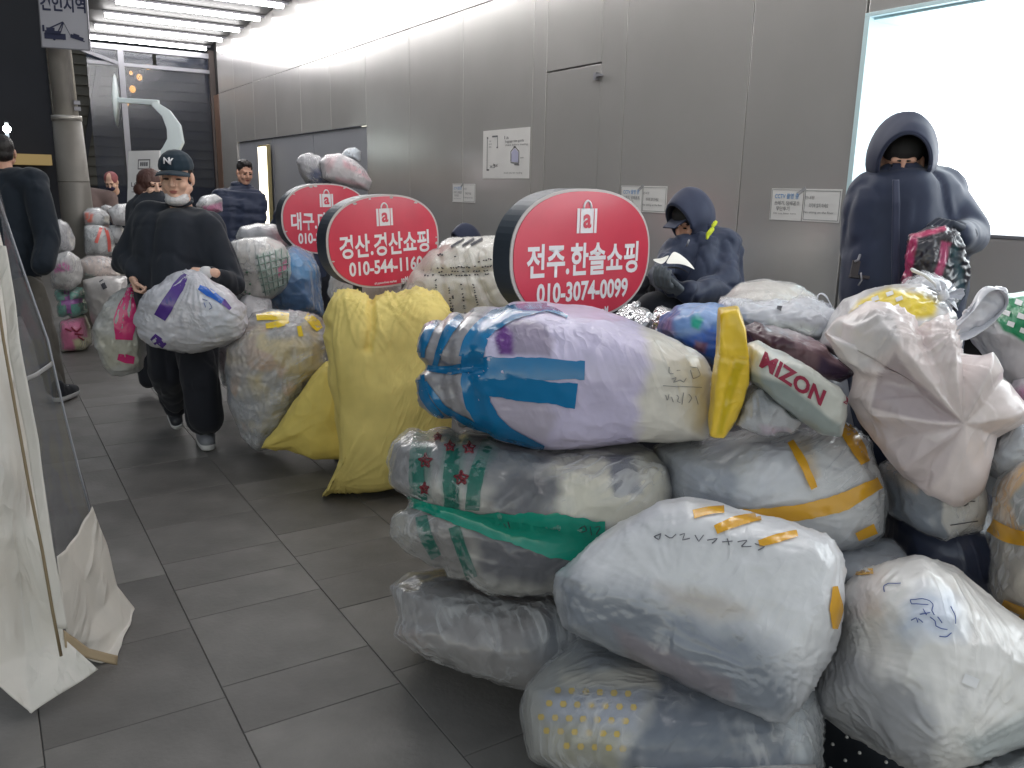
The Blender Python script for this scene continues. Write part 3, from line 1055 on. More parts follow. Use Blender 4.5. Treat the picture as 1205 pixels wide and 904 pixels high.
# street lamp glow far left
sl = thing('street_lamp', P(8, 152, 14), 'small bright white lamp glowing in the dark street above the left man', 'lamp')
c_ = P(8, 152, 14)
MB().ell(c_, (.06, .06, .06)).build('bulb', mat('cold_lamp', (1, 1, 1), .5, emit=((.9, 1, .97, 1), 30)), sl, True)
MB().box((c_.x - .03, c_.y + .1, 0), (c_.x + .03, c_.y + .16, c_.z)).obox((c_.x, c_.y + .13, c_.z), (c_.x, c_.y - .1, c_.z + .11), .05, .03).build('post', M_dark, sl)

# ---- street pole with the towing sign
pb = P(100, 330, 9.2)
ptop = P(62, 40, 8.95)
pole = thing('street_pole', (pb.x, pb.y, 0), 'thick grey steel pole with a sleeve, carrying the towing sign', 'pole')
ax, ay = pb.x, pb.y
lean = (P(66, 60, 9.2) - P(94, 260, 9.2)); lean = lean / lean.z
def pp(z): return Vector((pb.x + lean.x * (z - pb.z), pb.y, z))
M_pole = mat('pole_paint', S(118, 114, 108), .45, .15, var=.1, vscale=5)
M_poleup = mat('pole_galvanised', S(176, 172, 166), .35, .5, var=.08)
zj = P(78, 143, 9.2).z
MB().tube([pp(0), pp(zj)], [.185, .14], 28).build('lower_sleeve', M_pole, pole, True)
MB().tube([pp(zj + .001), pp(5.2)], [.118, .105], 28).build('upper_shaft', M_poleup, pole, True)
MB().tube([pp(zj - .02), pp(zj + .03)], .147, 28).build('collar', M_poleup, pole, True)
MB().tube([pp(zj - .65), pp(zj - .63)], .154, 28).build('collar', M_pole, pole, True)
for k, z in enumerate((zj + .08, zj + .14)):
    q = pp(z); MB().box((q.x + .07, q.y - .13, q.z), (q.x + .13, q.y - .1, q.z + .04)).build('clamp', M_frame, pole)
# towing sign
ts = thing('traffic_sign', P(78, 30, 8.35), 'white towing zone sign with tow truck picture on the street pole', 'sign')
c0, c1, c2 = P(49, 56, 8.35), P(106, 60, 8.35), P(42, -42, 8.15)
ex = (c1 - c0); Wd = ex.length; ex.normalize()
ey = (c2 - c0); ey = (ey - ex * ey.dot(ex)); Hh = ey.length; ey.normalize()
ez = ex.cross(ey)
def sp(u, v, o=0): return c0 + ex * u * Wd + ey * v * Hh + ez * o
def plate(name, u0, v0, u1, v1, o0, o1, m, par):
    q = [sp(u0, v0, o0), sp(u1, v0, o0), sp(u1, v1, o0), sp(u0, v1, o0), sp(u0, v0, o1), sp(u1, v0, o1), sp(u1, v1, o1), sp(u0, v1, o1)]
    return MB().add(q, [(0, 3, 2, 1), (4, 5, 6, 7), (0, 1, 5, 4), (1, 2, 6, 5), (2, 3, 7, 6), (3, 0, 4, 7)]).build(name, m, par)
M_navy = mat('navy_print', S(52, 56, 82), .6)
plate('plate', 0, 0, 1, 1, -.02, 0, mat('sign_white', S(176, 176, 184), .5), ts)
for a in ((0, 0, 1, .012), (0, .988, 1, 1), (0, .012, .02, .988), (.98, .012, 1, .988)):
    plate('edge_strip', *a, .0, .003, M_frame, ts)
text_on(ts, '견인지역', sp(.035, .475, .003), ex, ey, M_navy, h=.15, width=Wd * .93, bold=.03)
mb = MB()
def tl(a, b, w): mb.obox(sp(*a, .004), sp(*b, .004), w, .002, up=tuple(ez))
# tow truck: body, cab, boom, wheel, hook line, towed car
tl((.08, .15), (.52, .15), .055); tl((.1, .19), (.42, .19), .04); tl((.13, .23), (.3, .23), .035); tl((.07, .2), (.07, .28), .02)
tl((.18, .24), (.48, .33), .012); tl((.36, .2), (.48, .33), .01); tl((.42, .2), (.49, .32), .008); tl((.49, .33), (.62, .17), .004)
tl((.62, .17), (.88, .13), .035); tl((.68, .19), (.8, .17), .02)
for (u, v, r) in ((.28, .115, .04), (.67, .145, .022), (.89, .11, .022), (.47, .12, .02)):
    mb.add([sp(u + r * math.cos(t) * .7, v + r * math.sin(t) * .45, .0045) for t in [i * PI / 6 for i in range(12)]], [tuple(range(12))])
mb.build('tow_truck_print', M_navy, ts)
# white curved lamp sculpture
sc_ = thing('curved_lamp_post', (P(200, 200, 12).x, P(200, 200, 12).y, 0), 'white crescent shaped post with an arm holding a thin round disc', 'lamp post')
M_pale = mat('pale_enamel', S(196, 206, 208), .4)
pts = [(181, 122), (196, 134), (205, 150), (207, 166), (200, 180), (186, 195), (176, 212), (170, 240)]
rr = [.04, .07, .1, .115, .115, .1, .09, .09]
mb = MB()
ptsw = [P(x, y, 12) for x, y in pts]
V_ = []
for i, p in enumerate(ptsw):
    t = (ptsw[min(i + 1, 7)] - ptsw[max(i - 1, 0)]).normalized()
    a = t.cross(Vector(_F)).normalized() * rr[i]
    b = Vector(_F) * .04
    V_ += [p - a - b, p + a - b, p + a + b, p - a + b]
Ff = []
for i in range(7):
    for k in range(4):
        Ff.append((i * 4 + k, i * 4 + (k + 1) % 4, i * 4 + 4 + (k + 1) % 4, i * 4 + 4 + k))
Ff += [(0, 3, 2, 1), (28, 29, 30, 31)]
mb.add(V_, Ff).build('post', M_pale, sc_, False, .01)
MB().obox(P(139, 118, 12), P(187, 121, 12), .08, .07).build('arm', M_pale, sc_, False, .01)
dk = MB()
cc = P(136.5, 118, 12)
u1 = (P(136, 87, 12) - P(139.5, 149, 12)) / 2
u2 = Vector(ray(136, 118)).normalized() * .36 + Vector(_R) * .045
nn = u1.normalized().cross(u2.normalized())
n = 32
V_ = [cc + nn * .055] + [cc + (u1 * math.cos(2 * PI * i / n) + u2 * math.sin(2 * PI * i / n)) for i in range(n)] + [cc - nn * .03]
dk.add(V_, [(0, 1 + i, 1 + (i + 1) % n) for i in range(n)] + [(n + 1, 1 + (i + 1) % n, 1 + i) for i in range(n)]).build('disc', M_pale, sc_, True)
# coin locker sign board
cl = thing('standing_sign', P(165, 230, 10.5), 'white standing board for coin lockers behind the walking man', 'sign')
a0, a1, a2 = P(149, 262, 10.5), P(185, 262, 10.4), P(143.5, 178, 10.5)
ex = (a1 - a0); Wd = ex.length; ex.normalize(); ey = (a2 - a0); ey -= ex * ey.dot(ex); Hh = ey.length; ey.normalize(); ez = ex.cross(ey); c0 = a0
plate('board', 0, 0, 1, 1, -.03, 0, M_white, cl)
for a in ((.32, .74, .72, .755), (.32, .865, .72, .88), (.32, .755, .345, .865), (.695, .755, .72, .865)): plate('icon_frame', *a, .001, .003, M_txt, cl)
for k in range(4): plate('icon_bar', .40 + k * .065, .785, .44 + k * .065, .84, .001, .003, M_ink, cl)
text_on(cl, 'COIN', sp(.28, .62, .003), ex, ey, M_txt, h=.08, width=Wd * .5, bold=.005)
text_on(cl, 'LOCKER', sp(.12, .5, .003), ex, ey, M_txt, h=.08, width=Wd * .76, bold=.005)
text_on(cl, 'open 24 hours', sp(.14, .42, .003), ex, ey, M_txt, h=.035, width=Wd * .6)
plate('leg', .2, -1.2, .24, 0, -.03, -.01, M_frame, cl); plate('leg', .76, -1.2, .8, 0, -.03, -.01, M_frame, cl)
# lit vertical sign by the doorway
vs = thing('lit_sign', (3.96, 13.7, 1.0), 'narrow glowing cream vertical sign beside the far doorway', 'sign')
MB().box((3.93, 13.47, .0), (3.992, 13.97, 2.2)).build('case', mat('brass_case', S(150, 138, 100), .4, .4), vs, False, .01)
MB().box((3.922, 13.5, .08), (3.928, 13.94, 2.17)).build('lit_face', mat('cream_glow', (1, .95, .8), .5, emit=((1, .92, .72, 1), 1.6)), vs)
text_on(vs, '고', Vector((3.918, 13.82, 1.75)), EY, EZ, M_txt, h=.14); text_on(vs, '객', Vector((3.918, 13.82, 1.58)), EY, EZ, M_txt, h=.14); text_on(vs, '용', Vector((3.918, 13.82, 1.40)), EY, EZ, M_ink, h=.14)
# ============================================================ RED SIGNS
M_red = mat('red_enamel', S(204, 56, 78), .3, coat=.25, var=.05, vscale=8)
M_rim = mat('sign_rim', S(58, 66, 76), .4, .2)
M_edge = mat('worn_edge', S(190, 186, 184), .5)
M_letter = mat('white_letter', S(226, 224, 228), .45)
M_post = mat('post_steel', S(66, 72, 80), .4, .4)
def red_sign(cx, cy, ztop, W, H, rot, label, line1, line2, th=.1, worn=0, posts=True, tilt=0.):
    t = thing('standing_sign', (cx, cy, 0), label, 'sign', 'red oval signs on posts along the row of sacks')
    a = math.radians(rot)
    ex = Vector((math.cos(a), math.sin(a), math.sin(tilt))).normalized(); ey = Vector((0, 0, 1)); ey = (ey - ex * ey.dot(ex)).normalized(); ez = ex.cross(ey)   # ez faces -Y
    o0 = Vector((cx, cy, ztop - H / 2))
    def q(u, v, o=0): return o0 + ex * u + ey * v + ez * o
    def outline(w, h, n=14, e=2.35):
        o = []
        rr = h / 2 * .98
        for i in range(64):
            tt = 2 * PI * i / 64
            c_, s_ = math.cos(tt), math.sin(tt)
            o.append((w / 2 * math.copysign(abs(c_) ** (2 / e), c_), h / 2 * math.copysign(abs(s_) ** (2 / e), s_)))
        return o
    def slab(name, w, h, o0_, o1_, m, par):
        o = outline(w, h); n = len(o)
        return MB().add([q(u, v, o0_) for u, v in o] + [q(u, v, o1_) for u, v in o], [tuple(range(n))[::-1], tuple(range(n, 2 * n))] + [(i, (i + 1) % n, n + (i + 1) % n, n + i) for i in range(n)]).build(name, m, par)
    slab('case', W, H, -th, 0, M_rim, t)
    slab('rim', W * 1.0, H * 1.0, .0005, .006, M_edge, t)
    f = slab('red_face', W * .965, H * .96, .0065, .01, M_red, t)
    slab('back_face', W * .965, H * .96, -th - .004, -th - .0005, M_red, t)
    # suitcase emblem
    cs = H * .20
    cy_ = H * .27
    def rect(name, u0, v0, u1, v1, o, m): 
        return MB().add([q(u0, v0, o), q(u1, v0, o), q(u1, v1, o), q(u0, v1, o)], [(0, 1, 2, 3)]).build(name, m, t)
    rect('suitcase_print', -cs * .52, cy_ - cs * .5, cs * .52, cy_ + cs * .42, .0115, M_letter)
    for s_ in (-1, 1):
        rect('suitcase_line', s_ * cs * .36 - cs * .02, cy_ - cs * .5, s_ * cs * .36 + cs * .02, cy_ + cs * .42, .0125, M_red)
    hd = [q(cs * .2 * math.cos(x), cy_ + cs * .42 + cs * .28 * math.sin(x), .0115) for x in [i * PI / 10 for i in range(11)]]
    MB().tube(hd, cs * .045, 6).build('suitcase_handle', M_letter, t, True)
    text_on(t, 'a', q(-cs * .2, cy_ - cs * .28, .013), ex, ey, M_red, h=cs * 1.0, width=cs * .42, bold=.03)
    text_on(t, line1, q(-W * .40, -H * .125, .0115), ex, ey, M_letter, h=H * .262, width=W * .80, bold=.026)
    text_on(t, line2, q(-W * .33, -H * .335, .0115), ex, ey, M_letter, h=H * .20, width=W * .66, bold=.03)
    text_on(t, 'apM', q(W * .12, -H * .465, .0115), ex, ey, M_letter, h=H * .085, width=W * .065, bold=.03)
    text_on(t, 'all pyeonghwa market', q(-W * .12, -H * .455, .0115), ex, ey, M_letter, h=H * .035, width=W * .2, bold=.02)
    if worn:
        # paint chipped away along the rim
        ol = outline(W * .965, H * .96)
        r = random.Random(worn)
        for i in range(worn * 4):
            k = r.choice(list(range(8, 26)) + list(range(0, 64, 7)))
            u, v = ol[k]; s_ = r.uniform(.003, .011)
            n = 7
            MB().add([q(u * .985 + s_ * r.uniform(.8, 2) * math.cos(j * 2 * PI / n), v * .975 + s_ * r.uniform(.5, .9) * math.sin(j * 2 * PI / n), .0112) for j in range(n)], [tuple(range(n))]).build('paint_chip', M_edge, t)
    if posts:
        for s_ in (-1, 1):
            p = q(s_ * W * .22, -H / 2 + .02, -th / 2)
            MB().box((p.x - .02, p.y - .02, .012), (p.x + .02, p.y + .02, p.z + .03)).build('post', M_post, t, False, .003)
        p = q(0, 0, -th / 2)
        MB().box((p.x - W * .34, p.y - .16, .012), (p.x + W * .34, p.y + .16, .035)).build('base', M_post, t, False, .004)
    return t
def sign_at(px_, py_top, d, Wpx, Hpx, rot, *a, **k):
    p = P(px_, py_top, d)
    return p
s3 = P(690, 222, 3.27); s2 = P(452, 229, 4.6); s1 = P(383, 216, 6.1)
red_sign(s3.x, s3.y, s3.z, .765, .52, 7, 'nearest red oval sign with phone number ending 0099', '전주.한솔쇼핑', '010-3074-0099', th=.1, tilt=.0)
red_sign(s2.x, s2.y, s2.z, .735, .51, 9, 'worn red oval sign behind the yellow sack with number 544-1160', '경산.경산쇼핑', '010-544-1160', worn=3, tilt=.045)
red_sign(s1.x, s1.y, s1.z, .70, .51, 5, 'farthest red oval sign half hidden behind the worn one', '대구.대구쇼핑', '010-2811-3350', worn=2, tilt=.01)

# ============================================================ NEAR PILE OF BAGS
W_ = S(214, 215, 218); WG = S(178, 182, 188); WC = S(212, 206, 194); DK = S(92, 98, 110); DK2 = S(66, 70, 80)
PINKW = S(226, 214, 213)
near = 'bags in the nearest pile'
# supporting bags low in the pile
bag('cloth_bag', 'dark navy wrapped bag low in the gap left of the orange ringed bag', [(1030, 590), (1100, 575), (1178, 585), (1185, 640), (1175, 715), (1100, 730), (1030, 700)], 2.75, .28, S(62, 68, 88), n=26, group=near,
    mott=((S(80, 84, 104), 5, .1, .5, (1, 1, 1)),))
bag('cloth_bag', 'grey filled bag at the bottom of the pile under the orange taped bag', [(800, 620), (1000, 630), (1060, 680), (1050, 800), (800, 800)], 2.95, .3, S(128, 134, 144), n=22, group=near)
bag('cloth_bag', 'grey bag lying under the thin white bags by the wall', [(800, 400), (990, 400), (1010, 520), (985, 600), (800, 600)], 3.25, .32, S(140, 142, 150), n=22, group=near)
bag('cloth_bag', 'pale bag supporting the crumpled pinkish bag', [(1050, 430), (1250, 450), (1270, 640), (1060, 620)], 2.95, .3, S(150, 152, 158), n=22, group=near)

C_ = bag('plastic_bag', 'dusky grey see-through bag on the floor at the left foot of the pile', [(458, 690), (480, 672), (520, 668), (600, 690), (700, 700), (720, 760), (690, 818), (650, 818), (600, 808), (550, 790), (500, 770), (462, 748), (470, 730)], 2.78, .32, S(128, 124, 124), n=52, group=near,
    mott=((S(104, 102, 106), 5, 0, .5, (1, 1, 1)), (S(158, 142, 138), 4, .25, .4, (1, 1, 1))),
    paint=(([(640, 720), (700, 700), (720, 780), (660, 800), (630, 760)], S(112, 116, 124), 30), ([(458, 740), (500, 760), (500, 800), (450, 780)], S(160, 138, 130), 30, .6)), fold=(.012, 6), rad=((690, 700, 22, .012, 60),))
B_ = bag('plastic_bag', 'strapped bag of star patterned bedding with green tape, second layer of the stack', [(460, 545), (462, 522), (480, 507), (520, 504), (580, 512), (650, 522), (720, 520), (762, 526), (786, 546), (788, 575), (783, 605), (760, 635), (715, 665), (660, 693), (600, 700), (560, 692), (520, 672), (480, 650), (460, 632), (462, 608), (474, 592), (462, 570)], 2.75, .33, S(160, 158, 152), n=66, group=near, p=3.2,
    paint=(([(650, 530), (775, 525), (790, 600), (745, 620), (650, 610)], S(204, 200, 184), 14),
           ([(490, 500), (600, 515), (650, 540), (600, 585), (550, 560), (500, 560)], S(96, 98, 104), 14, .8),
           ([(600, 560), (660, 560), (655, 615), (590, 612), (570, 590)], S(62, 62, 70), 16),
           ([(560, 625), (640, 640), (690, 655), (640, 690), (565, 680)], S(74, 74, 84), 16),
           ([(480, 600), (520, 610), (560, 640), (540, 680), (490, 650)], S(96, 90, 92), 14, .7),
           ([(714, 535), (744, 535), (750, 552), (757, 580), (722, 584)], S(98, 102, 114), 4),
           ([(487, 505), (512, 505), (506, 540), (502, 600), (484, 590), (484, 540)], S(36, 108, 92), 7, .85),
           ([(530, 505), (556, 508), (545, 545), (540, 600), (520, 595), (518, 545)], S(36, 108, 92), 7, .8),
           ([(565, 520), (590, 520), (570, 560), (552, 590), (548, 570)], S(40, 100, 90), 7, .8),
           ([(460, 530), (485, 510), (482, 560), (485, 590), (462, 570)], S(92, 90, 96), 6, .8)),
    fold=(.011, 8), grooves=(([(470, 590), (520, 604), (600, 628), (700, 640)], .03, 13), ([(500, 505), (497, 560), (500, 600), (520, 670)], .014, 7), ([(540, 508), (530, 560), (530, 610), (550, 690)], .014, 7)), rad=((505, 600, 30, .010, 60), (625, 560, 24, .008, 60)))
for k, (sx, sy, s_) in enumerate(((501, 543, 9), (529, 526, 7), (552, 528, 8), (543, 563, 9), (500, 575, 7), (515, 515, 5))):
    ang = [(-90 + 36 * i) * PI / 180 for i in range(11)]
    stroke(B_, [[(sx + s_ * (1 if i % 2 == 0 else .42) * math.cos(a), sy + s_ * (1 if i % 2 == 0 else .42) * math.sin(a)) for i, a in enumerate(ang)], [(sx - s_ * .3, sy), (sx + s_ * .3, sy)], [(sx, sy - s_ * .5), (sx, sy + s_ * .3)], [(sx - 3, sy - 2), (sx + 3, sy + 2)]], .0034, mat('star_print', S(118, 34, 46), .5) if 'star_print' not in bpy.data.materials else bpy.data.materials['star_print'], 'star_print', under=True)
for bp_, bw_ in (([(498, 507), (492, 530), (490, 560), (494, 590)], 9), ([(545, 507), (534, 530), (530, 560), (532, 600)], 9), ([(578, 514), (566, 540), (558, 570), (556, 600)], 8), ([(496, 608), (500, 630), (514, 655)], 7), ([(534, 620), (544, 650), (556, 680)], 7)):
    tape(B_, bp_, bw_, bpy.data.materials.get('teal_wrap') or mat('teal_wrap', S(28, 112, 98), .3, alpha=.7), 'wrap_band', under=True)
tape(B_, [(474, 588), (500, 597), (530, 606), (560, 615), (600, 622), (650, 628), (712, 628)], [7, 6, 8, 11, 17, 23, 14], T_teal)
tape(B_, [(560, 612), (600, 625), (650, 640), (704, 650)], [5, 12, 16, 12], T_teal)
stroke(B_, [[(682, 622), (688, 618), (690, 624), (684, 626)], [(682, 630), (690, 629)], [(694, 619), (696, 629)], [(700, 620), (707, 619), (701, 629), (708, 628)], [(586, 617), (592, 614), (596, 620)], [(598, 614), (600, 621)]], .0016, M_ink)

A_ = bag('plastic_bag', 'lavender filled duvet bag bound with broad blue tape on top of the stack', [(490, 400), (497, 382), (512, 371), (545, 362), (585, 356), (640, 356), (700, 362), (748, 377), (790, 398), (826, 420), (838, 442), (838, 490), (832, 518), (800, 522), (740, 523), (690, 529), (640, 529), (590, 519), (545, 508), (515, 494), (493, 478), (488, 440)], 2.75, .33, S(200, 193, 222), n=70, group=near, p=3.0,
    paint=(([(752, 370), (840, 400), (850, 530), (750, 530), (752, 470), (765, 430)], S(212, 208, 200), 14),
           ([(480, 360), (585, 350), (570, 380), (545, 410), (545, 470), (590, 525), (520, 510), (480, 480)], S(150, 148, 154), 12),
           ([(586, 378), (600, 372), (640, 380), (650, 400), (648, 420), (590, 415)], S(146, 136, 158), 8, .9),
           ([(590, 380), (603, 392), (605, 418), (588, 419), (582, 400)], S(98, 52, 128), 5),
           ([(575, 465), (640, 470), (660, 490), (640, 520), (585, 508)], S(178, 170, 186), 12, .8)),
    film=False, fold=(.006, 6), lump=.008, grooves=(([(490, 432), (530, 436), (560, 430)], .035, 10), ([(520, 368), (508, 410), (510, 450), (530, 500)], .022, 8), ([(548, 362), (524, 405), (524, 450), (552, 508)], .018, 7), ([(590, 356), (556, 390), (546, 440), (572, 512)], .014, 8)),
    rad=((560, 432, 40, .012, 55), (835, 450, 30, .004, 90), (760, 525, 26, .004, 70), (745, 375, 26, .004, 60)))
tape(A_, [(530, 364), (508, 382), (496, 410), (494, 440), (500, 470), (520, 492)], [4, 5, 5, 5, 5, 4], T_blue)
tape(A_, [(556, 362), (530, 385), (518, 410), (512, 430)], [3, 6, 4, 3], T_blue)
tape(A_, [(644, 362), (610, 366), (585, 375), (565, 390), (556, 410), (556, 440), (560, 470), (572, 492), (590, 508), (620, 520), (640, 527)], [5, 8, 11, 12, 13, 14, 14, 13, 10, 6, 3], T_blue, na=7)
tape(A_, [(600, 362), (580, 372), (562, 384), (550, 400), (545, 420)], [3, 4, 5, 5, 5], T_blue)
tape(A_, [(492, 431), (520, 436), (545, 434), (560, 430)], [3, 5, 6, 9], T_blue)
tape(A_, [(556, 434), (620, 434), (688, 436)], [13, 14, 11], T_blue)
tape(A_, [(560, 455), (620, 459), (678, 466)], [10, 13, 14], T_blue, off=.0055)
tape(A_, [(500, 450), (520, 480), (560, 502), (600, 512)], [3, 4, 4, 3], T_blue)
tape(A_, [(620, 362), (650, 364), (668, 374)], [4, 3, 2], T_blue)
stroke(A_, [[(787, 432), (787, 440), (792, 440)], [(796, 436), (800, 436)], [(790, 446), (796, 444), (792, 450), (800, 447), (804, 450), (807, 445)], [(780, 454), (800, 455), (825, 456)], [(783, 465), (785, 472), (787, 464)], [(790, 467), (792, 473)], [(796, 465), (799, 468), (796, 472), (800, 474)], [(804, 462), (802, 476)], [(810, 464), (814, 468), (810, 474)], [(818, 466), (821, 476)], [(812, 432), (820, 433), (824, 442), (815, 446), (812, 436)]], .0011, mat('faint_pencil', S(130, 130, 134), .7))

# bag with orange tape behind
H_ = bag('plastic_bag', 'white bag banded with orange tape in the middle of the pile', [(770, 528), (790, 518), (850, 508), (930, 496), (990, 496), (1015, 515), (1032, 550), (1042, 590), (1042, 628), (1015, 648), (960, 660), (880, 650), (800, 620), (775, 580)], 2.72, .3, S(216, 217, 219), n=52, group=near,
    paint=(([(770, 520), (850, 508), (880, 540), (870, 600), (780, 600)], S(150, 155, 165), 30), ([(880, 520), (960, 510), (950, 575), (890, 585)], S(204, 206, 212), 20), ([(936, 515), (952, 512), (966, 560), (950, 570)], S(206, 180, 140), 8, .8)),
    fold=(.010, 7), rad=((870, 600, 26, .012, 80), (1000, 500, 24, .01, 60)))
tape(H_, [(866, 603), (900, 607), (945, 603), (990, 592), (1035, 568)], [4, 9, 10, 10, 7], T_orange)
tape(H_, [(988, 494), (1000, 512), (1012, 532), (1018, 545)], [7, 8, 9, 6], T_orange)
tape(H_, [(930, 520), (945, 545), (958, 575)], [4, 5, 4], T_orange)
tape(H_, [(1008, 632), (1030, 622)], [5, 6], T_orange)
bag('plastic_bag', 'pale grey bag wedged behind the big white bags', [(955, 650), (985, 640), (1020, 632), (1050, 634), (1070, 660), (1040, 700), (980, 700), (955, 680)], 2.55, .2, S(172, 178, 186), n=26, group=near, fold=(.01, 8))
R_ = bag('plastic_bag', 'boxy see-through bag with a torn white label, below the crumpled pinkish bag', [(1034, 548), (1060, 535), (1110, 545), (1162, 550), (1162, 600), (1158, 626), (1112, 638), (1090, 628), (1045, 606)], 2.62, .2, S(118, 126, 138), n=36, group=near, p=4,
    paint=(([(1030, 530), (1080, 545), (1078, 580), (1040, 560)], S(190, 172, 158), 10), ([(1110, 585), (1165, 540), (1165, 630), (1120, 636), (1108, 615)], S(204, 202, 198), 3)), fold=(.008, 9))
stroke(R_, [[(1124, 586), (1130, 586)], [(1123, 591), (1131, 591), (1131, 596), (1124, 596), (1124, 591)], [(1135, 588), (1139, 592), (1135, 596), (1132, 592), (1135, 588)], [(1140, 590), (1147, 590)], [(1118, 618), (1150, 613)]], .0016, M_ink)
E_ = bag('plastic_bag', 'lowest bag of dark bedding with yellow dotted cloth at its left end', [(617, 835), (622, 812), (640, 792), (682, 752), (740, 745), (830, 760), (900, 790), (955, 795), (967, 840), (968, 930), (900, 965), (750, 950), (665, 915), (624, 890)], 2.33, .32, S(88, 98, 114), n=60, group=near, p=3.2,
    paint=(([(610, 790), (690, 745), (775, 760), (775, 800), (762, 850), (720, 910), (610, 900)], S(170, 170, 166), 16),
           ([(660, 790), (770, 790), (775, 810), (660, 806)], S(206, 200, 186), 10), ([(640, 815), (760, 812), (750, 860), (640, 850)], S(150, 158, 178), 12, .7),
           ([(895, 800), (970, 780), (975, 900), (940, 900), (915, 850)], S(196, 202, 208), 22), ([(650, 760), (740, 740), (780, 770), (700, 790)], S(120, 128, 140), 18, .8),
           ([(640, 850), (720, 860), (730, 910), (650, 900)], S(150, 146, 116), 18, .6)), fold=(.008, 6), rad=((940, 860, 20, .008, 80),))
mb = []
for r_ in range(5):
    for q_ in range(7):
        x = 640 + q_ * 16.5 + (r_ % 2) * 8 - r_ * 1.5; y = 812 + r_ * 16 + q_ * .8
        if (r_, q_) in ((0, 0), (4, 0), (4, 1), (3, 6)): continue
        tape(E_, [(x, y - 3.6), (x + .5, y), (x, y + 3.6)], [2.4, 4.2, 2.4], M_dots, 'dot_print', step=2, na=3, off=.002, under=True)
F_ = bag('plastic_bag', 'big white bag with scribbled top and orange tape marks leaning across the front', [(650, 694), (653, 676), (690, 645), (740, 610), (775, 590), (805, 583), (850, 592), (920, 610), (975, 632), (990, 652), (992, 700), (990, 745), (968, 790), (948, 825), (928, 855), (905, 850), (840, 822), (760, 785), (690, 755), (660, 738)], 2.28, .26, S(222, 223, 227), n=76, group=near, p=3.6, rot=(-24, 0, -18), c=(825, 715),
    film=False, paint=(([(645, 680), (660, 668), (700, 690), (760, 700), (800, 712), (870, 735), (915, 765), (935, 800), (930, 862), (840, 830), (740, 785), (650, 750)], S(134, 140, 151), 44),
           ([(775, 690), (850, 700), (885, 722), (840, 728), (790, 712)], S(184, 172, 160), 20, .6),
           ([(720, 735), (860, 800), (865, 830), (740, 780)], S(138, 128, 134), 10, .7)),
    fold=(.007, 5), lump=.006, jit=.4, rad=((792, 702, 50, .010, 70), (915, 795, 44, .009, 80), (660, 680, 40, .009, 60), (985, 650, 36, .008, 90), (740, 612, 30, .006, 60)))
tape(F_, [(816, 606), (835, 601), (852, 600)], [5, 5, 4], T_orange)
tape(F_, [(842, 624), (865, 614), (895, 608)], [5, 6, 5], T_orange)
tape(F_, [(893, 640), (915, 634), (938, 628)], [4, 5, 4], T_orange)
tape(F_, [(982, 690), (984, 715), (982, 740)], [3, 9, 3], T_orange)
stroke(F_, [[(770, 632), (778, 628), (776, 636), (770, 632)], [(783, 630), (790, 634), (796, 629)], [(800, 630), (806, 628), (803, 636), (812, 634)], [(818, 630), (822, 638), (828, 630)], [(832, 636), (845, 634), (838, 640)], [(850, 638), (862, 637)], [(856, 634), (858, 642)], [(868, 638), (880, 636), (872, 644), (884, 643)], [(888, 640), (900, 644), (892, 648)]], .0013, mat('grey_marker', S(96, 98, 108), .6))
G_ = bag('plastic_bag', 'large white bag with blue handwriting at the right front of the pile', [(958, 815), (966, 780), (985, 740), (984, 700), (1008, 668), (1045, 656), (1085, 652), (1125, 668), (1170, 705), (1215, 738), (1265, 780), (1270, 850), (1210, 880), (1150, 898), (1090, 912), (1050, 898), (1005, 868), (965, 835)], 2.15, .3, S(226, 224, 222), n=76, group=near, p=3.2, rot=(-28, 0, 12), c=(1105, 785),
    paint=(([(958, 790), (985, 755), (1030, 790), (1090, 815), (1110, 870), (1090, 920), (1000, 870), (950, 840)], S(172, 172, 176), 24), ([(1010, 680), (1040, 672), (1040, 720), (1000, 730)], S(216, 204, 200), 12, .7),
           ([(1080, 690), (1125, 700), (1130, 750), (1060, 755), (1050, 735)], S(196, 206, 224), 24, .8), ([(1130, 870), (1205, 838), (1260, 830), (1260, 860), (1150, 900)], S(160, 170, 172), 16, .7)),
    film=False, fold=(.009, 5), lump=.008, rad=((985, 755, 40, .009, 100), (1120, 885, 34, .010, 100), (1030, 690, 30, .006, 60)))
tape(G_, [(994, 673), (1010, 674), (1028, 673)], [3, 4, 3], T_orange); tape(G_, [(1008, 668), (1020, 664)], [2, 2], T_orange); tape(G_, [(1036, 659), (1052, 657)], [2, 2], T_orange)
bl = [[(1071, 706), (1072, 711), (1092, 712)], [(1071, 706), (1085, 705), (1093, 707), (1098, 712), (1096, 719), (1099, 724)], [(1086, 717), (1090, 724)], [(1082, 723), (1094, 721)], [(1072, 730), (1078, 727), (1080, 733)], [(1080, 728), (1086, 733)], [(1094, 726), (1100, 731), (1101, 737), (1107, 740), (1114, 741)], [(1103, 726), (1108, 733)], [(1119, 745), (1113, 750), (1105, 749)], [(1041, 697), (1040, 690), (1046, 687), (1060, 687)], [(1118, 714), (1123, 724), (1124, 734)]]
stroke(G_, bl, .0011, M_inkblue)
tape(G_, [(1133, 798), (1150, 805)], [6, 6], mat('paper_label', S(226, 226, 228), .5), 'label_sticker')
U_ = bag('plastic_bag', 'clear crinkled bag cut off by the lower right corner of the photo', [(1105, 930), (1115, 900), (1150, 888), (1200, 880), (1270, 870), (1280, 970), (1110, 970)], 1.95, .18, S(188, 192, 194), n=30, group=near, fold=(.012, 12))

